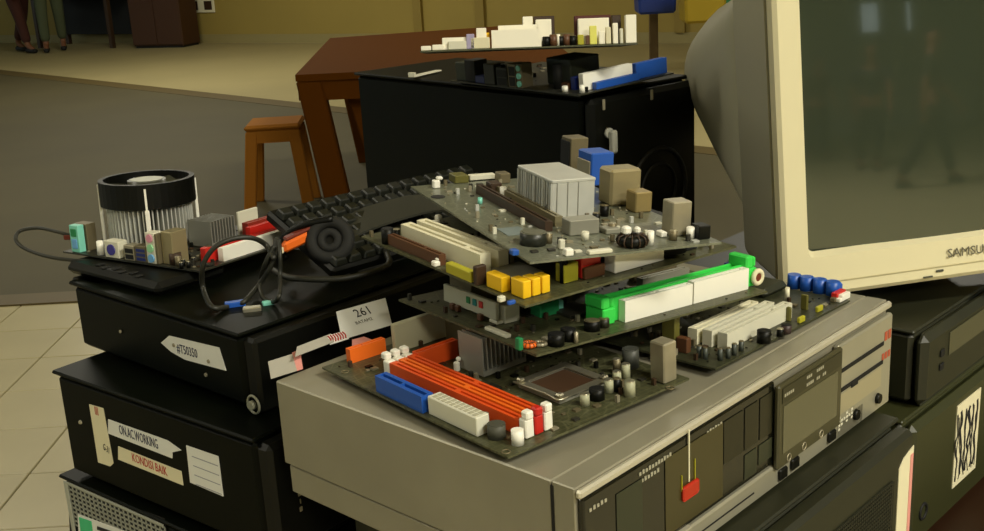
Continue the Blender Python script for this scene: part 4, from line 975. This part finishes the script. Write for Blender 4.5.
RW = .2345
Rb = Board('motherboard', 'motherboard balanced almost edge-on above the other one on the tower', mx((-0.0648, 1.24, 1.1995), (0.9999, 0, -0.0167), (-0.0019, 0.9938, -0.1114), (0.0166, 0.1114, 0.9936)), RW, .150, PCB_OL)
BW = mat('overlit_white_plastic', (250, 244, 224), .4)  # white lifted to paint the strong light on this board's parts
def ru(px): return (px-420)/215*RW
for (x0, x1, h, m, v) in ((421, 431, .005, BW, .0), (432, 444, .006, BW, .002), (442, 472, .013, BW, .004), (448, 466, .009, LACE, .001), (466, 474, .016, mat('pale_violet_plastic', (170, 160, 190), .4), .001), (476, 486, .022, BW, .006), (470, 489, .012, PAPERY, .001), (483, 489, .017, YEL, .013)):
    Rb.box('connector', (ru(x0), v), ru(x1)-ru(x0), .0025 if v < .003 else .006, h, m)
Rb.slot('memory_slot', (ru(491), .002), ru(540)-ru(491), .010, .019, BW, 'u', .5); Rb.slot('memory_slot', (ru(498), .014), ru(538)-ru(498), .008, .024, BW, 'u', .5)
Rb.box('power_connector', (ru(523), .024), ru(533)-ru(523), .012, .033, BW)
Rb.box('port_block', (ru(535.5), .014), ru(551)-ru(535.5), .012, .029, BW); Rb.box('port_frame', (ru(534), .027), ru(555)-ru(534), .006, .033, DBROWN)
for k, px in enumerate((545, 552, 559, 565, 571)): Rb.cap((ru(px), .006), .0042, .010+.002*(k % 2), BROWN if k % 2 else BLK, DTIN)
Rb.cap((ru(557), .004), .002, .012, BW, BW)
Rb.box('port_frame', (ru(575), .030), ru(612)-ru(575), .006, .032, mat('dark_red_frame', (80, 30, 24), .5)); Rb.box('port_block', (ru(578), .020), ru(609)-ru(578), .0095, .0285, BW)
for (x0, x1, h, m) in ((576, 582, .011, YELG), (584, 588, .010, BROWN), (588, 595, .020, mat('lemon_plastic', (230, 226, 110), .4)), (597, 603, .014, BW), (604, 609, .018, PAPERY), (611, 616, .022, BW), (618, 621, .016, LACE)):
    Rb.box('connector', (ru(x0), .004), ru(x1)-ru(x0), .006, h, m)
Rb.box('port_block', (ru(623.5), .002), ru(634)-ru(623.5), .012, .030, BW); Rb.box('port_block', (ru(612), .02), ru(621)-ru(612), .008, .031, DBROWN)
Rb.smd(60, 18)

# ------------------------------------------------------------------ keyboard, mouse, cables, papers
kx = (-0.2011, 1.0792, 1.058)
kb = thing('keyboard', 'black computer keyboard lying behind the left stack, in front of the tower', 'keyboard', matrix=mx(kx, (.735, .678, .0), (-.630, .683, .37), (.251, -.272, .929)))
KW, KD = .262, .115
bm = NB(); bx(bm, 0, -.085, -.016, KW, KD-.085, -.0035, .003); obj('case', bm, BLK, kb)
bm = NB(); bx(bm, -.0077, -.0072, 0, .0077, .0072, .0075, .0014)
for v in bm.verts:
    if v.co.z > .004: v.co.x *= .78; v.co.y *= .78
KEYM = mat('key_plastic', (22, 24, 16), .45)
k0 = obj('key', bm, KEYM, kb); firstk = True
for r in range(6):
    for c in range(15):
        o = k0 if firstk else k0.copy()
        if not firstk: C.objects.link(o); o.parent = kb
        firstk = False; o.location = (.011+c*.0172, -.076+r*.0177, -.0034)
# flat grey cable band in front of the keyboard
t = thing('ribbon_cable', 'dull grey flat cable curving in front of the keyboard towards the pile', 'cable')
bm = NB(); P = spline([(-0.1594, 1.0959, 1.035), (-0.1371, 1.1002, 1.045), (-0.1047, 1.1144, 1.052), (-0.0698, 1.1286, 1.056), (-0.0439, 1.1185, 1.058)], 8); prev = None
for p in P:
    w_ = Vector((.012, -.020, -.004)); row = [bm.verts.new(p+w_), bm.verts.new(p-w_), bm.verts.new(p-w_+Vector((0, 0, .0022))), bm.verts.new(p+w_+Vector((0, 0, .0022)))]
    if prev:
        for i in range(4): bm.faces.new((prev[i], row[i], row[(i+1) % 4], prev[(i+1) % 4]))
    else: bm.faces.new(row)
    prev = row
bm.faces.new(list(reversed(prev))); obj('band', bm, mat('dull_grey_ribbon', (44, 44, 34), .6), t)
# dark round webcam-like speaker unit with its cord
c = (-0.1523, 1.0451, 1.0245)
t = thing('headset', 'black headset with a round ear cup lying on the left stack', 'headset', loc=c)
bm = NB(); T = Matrix.Rotation(math.radians(62), 3, 'X'); torus(bm, 0, 0, .022, .0175, .0062, 28, 10, tilt=T); torus(bm, .0, -.002, .022, .008, .0042, 20, 8, tilt=T); obj('ear_cup', bm, mat('soft_black_foam', (20, 20, 16), .8), t)
bm = NB(); vs = []; cyl(bm, 0, 0, -.005, .003, .016, seg=24)
for v in bm.verts: v.co = T @ v.co + Vector((0, .003, .022))
obj('cup_shell', bm, BLK, t)
bm = NB(); tube(bm, [(-.045, .012, .003), (-.050, .010, .014), (-.040, .008, .028), (-.022, .005, .037), (.004, .005, .041)], .0038, seg=8, n=6); obj('headband', bm, BLK, t)
bm = NB(); tube(bm, [(-.055, -.02, .002), (-.03, -.05, .001), (.02, -.06, .001), (.055, -.03, .002), (.05, .02, .003)], .003, seg=8, n=8); obj('cord', bm, CABLE, t)
# orange plug
c = (-0.1814, 1.0447, 1.048)
t = thing('orange_connector', 'orange oval connector with pale tip at the end of a black cable', 'connector', loc=c, rz=math.radians(28))
bm = NB(); bx(bm, -.0165, -.005, -.005, .0135, .005, .005, .0022); obj('grip', bm, ORANGE2, t)
for v in t.children[0].data.vertices: v.co.z += v.co.x*.28
bm = NB(); bx(bm, -.020, -.004, -.0095, -.0168, .004, -.003, .001); obj('tip', bm, PAPERY, t)
bm = NB(); bx(bm, -.014, -.004, .0052, .0155, .006, .0085, .0012)
for v in bm.verts: v.co.z += v.co.x*.28
obj('cover', bm, mat('dark_red_core', (110, 40, 24)), t)
bm = NB(); tube(bm, [(.0125, 0, .004), (.022, .004, .002), (.034, .006, -.012), (.045, -.004, -.029), (.050, -.012, -.0325)], .0028); obj('lead', bm, CABLE, t)
# looping cables
def cable(label, pts, r, ends=(), group=None, flat=1.0, m=CABLE, cat='cable'):
    t = thing('cable', label, cat, group=group); bm = NB(); tube(bm, pts, r, seg=8, n=10, flat=flat); obj('sheath', bm, m, t)
    for (p, d, m2, sz) in ends:
        d = Vector(d).normalized(); bm = NB(); bx(bm, -sz[0], -sz[1], -sz[2], sz[0], sz[1], sz[2], .0008); o = obj('plug', bm, m2, t)
        q = d.to_track_quat('X', 'Z'); o.rotation_euler = q.to_euler(); o.location = p
    return t
cable('black cable arching high over the left stack from the fan board to a blue plug', [(-0.2346, 0.9565, 1.0135), (-0.246, 0.9465, 1.0175), (-0.2607, 0.9805, 1.025), (-0.2559, 0.9717, 1.048), (-0.2441, 0.9714, 1.064), (-0.2285, 0.9765, 1.07), (-0.2124, 0.984, 1.068), (-0.2029, 0.9948, 1.058), (-0.1952, 0.9855, 1.048), (-0.1965, 1.0109, 1.058)], .0024,
      [((-0.2296, 0.9626, 1.014), (1, .3, 0), BLUE, (.009, .004, .0025))])
cable('grey-black cable dropping from the white latches to a silver plug', [(-0.1938, 1.0025, 1.062), (-0.1929, 0.9908, 1.052), (-0.2004, 0.9886, 1.038), (-0.2142, 0.9941, 1.02), (-0.2199, 0.9647, 1.0165), (-0.225, 0.9618, 1.014)], .0023, [((-0.2116, 0.9471, 1.0135), (1, .2, 0), SILVER, (.008, .004, .0022))])
cable('short dark cable hanging in a narrow loop beside the silver plug', [(-0.1907, 0.9948, 1.062), (-0.1893, 0.9839, 1.05), (-0.1908, 0.9817, 1.032), (-0.1872, 0.9488, 1.0235), (-0.1967, 0.9625, 1.014), (-0.2067, 0.9708, 1.0175), (-0.2129, 0.9995, 1.024), (-0.2032, 0.9879, 1.044), (-0.1948, 0.9898, 1.058)], .0020, [((-0.2002, 0.9618, 1.0135), (1, .4, 0), TEAL, (.005, .003, .002))])
cable('thin black cable looping out over the floor left of the fan board', [(-0.4282, 1.1339, 1.042), (-0.4434, 1.1381, 1.046), (-0.4688, 1.1523, 1.048), (-0.4877, 1.1516, 1.046), (-0.4858, 1.1339, 1.041), (-0.4721, 1.1218, 1.034), (-0.4436, 1.1076, 1.028), (-0.4095, 1.1003, 1.024), (-0.3747, 1.0968, 1.022)], .0020, [((-0.4305, 1.1342, 1.041), (1, 0, 0), mat('dark_red_core', (110, 40, 24)), (.006, .0025, .0025))])
# papers between the left stack and the deck
def sheet(name, label, cat, pts, m, prints=(), th=.0004):
    t = thing(name, label, cat); A = [Vector(p) for p in pts]; nrm = (A[1]-A[0]).cross(A[-1]-A[0]).normalized()
    if nrm.z < 0: nrm = -nrm
    bm = NB(); lo = [bm.verts.new(p) for p in A]; hi = [bm.verts.new(p+nrm*th) for p in A]; n = len(A)
    for i in range(n): bm.faces.new((lo[i], lo[(i+1) % n], hi[(i+1) % n], hi[i]))
    bm.faces.new(hi); bm.faces.new(list(reversed(lo))); obj('sheet', bm, m, t); return t, A, nrm
P4 = [(-0.1263, 0.8809, 1.004), (-0.0873, 0.9117, 1.004), None, (-0.1327, 0.9065, 1.02)]
P4[2] = tuple(P4[1][i]+P4[3][i]-P4[0][i] for i in range(3))
t, A4, nr = sheet('paper_tag', 'white paper tag printed 261 propped on the edge of the slim black case', 'paper', P4, PAPER)
ex = (A4[1]-A4[0]).normalized(); ez = nr; ey = ez.cross(ex)
text_mesh('number', '261', .0125, INK, t, mx((A4[0]*.15+A4[1]*.13+A4[2]*.37+A4[3]*.35)+nr*.0008, ex, ey, ez), thick=.0001, sx=.9)
text_mesh('small_print', 'BATAM2', .0045, mat('grey_print', (96, 92, 76)), t, mx((A4[0]*.32+A4[1]*.28+A4[2]*.20+A4[3]*.20)+nr*.0008, ex, ey, ez), thick=.0001)
P5 = [(-0.1745, 0.8178, 0.998), (-0.1545, 0.8336, 0.998), (-0.1614, 0.8615, 1.002), (-0.181, 0.8445, 1.002)]
t, A5, nr = sheet('paper_strip', 'grey paper strip with pink print lying by the back left deck corner', 'paper', P5, mat('grey_paper', (176, 172, 160), .7))
P6 = [(-0.1565, 0.8318, 0.998), (-0.1524, 0.8354, 0.998), (-0.1589, 0.8667, 1.0025), (-0.1644, 0.8607, 1.0025)]
t, A6, nr = sheet('torn_label', 'torn pink and white label fragment beside the grey paper strip', 'paper', P6, PINK)
P7 = [(-0.1586, 0.8404, 1.0065), (-0.1314, 0.8702, 1.0065), (-0.1353, 0.8844, 1.0085), (-0.1593, 0.8576, 1.0085)]
t, A7, nr = sheet('paper_strip', 'narrow grey-white strip reaching from the pink fragment to the printed tag', 'paper', P7, mat('grey_paper', (176, 172, 160)))
P8 = [(-0.1345, 0.8678, 1.005), (-0.1203, 0.8797, 1.005), (-0.1242, 0.8886, 1.009), (-0.1379, 0.8786, 1.009)]
t, A8, nr = sheet('torn_label', 'crumpled red and white label tucked under the printed paper tag', 'paper', P8, PAPER)
bm = NB(); rnd = random.Random(9)
for k in range(7):
    a = A8[0].lerp(A8[1], (k+.5)/7.5); b_ = A8[3].lerp(A8[2], (k+.2)/7.5); tube(bm, [a.lerp(b_, .15)+nr*.0008, a.lerp(b_, .5)+nr*.0009+ex*.001, a.lerp(b_, .9)+nr*.0008], .0006, seg=5, n=3)
obj('red_print', bm, INKR, t)
P9 = [(-0.1166, 0.8667, 1.0035), (-0.1014, 0.8784, 1.0035), (-0.1084, 0.8839, 1.0045), (-0.1177, 0.8782, 1.0045)]
t, A9, nr = sheet('torn_label', 'small pink torn scrap next to the orange slot of the lowest board', 'paper', P9, PINK)
for o in bpy.data.objects:
    if o.type == 'EMPTY': o.empty_display_size = .05
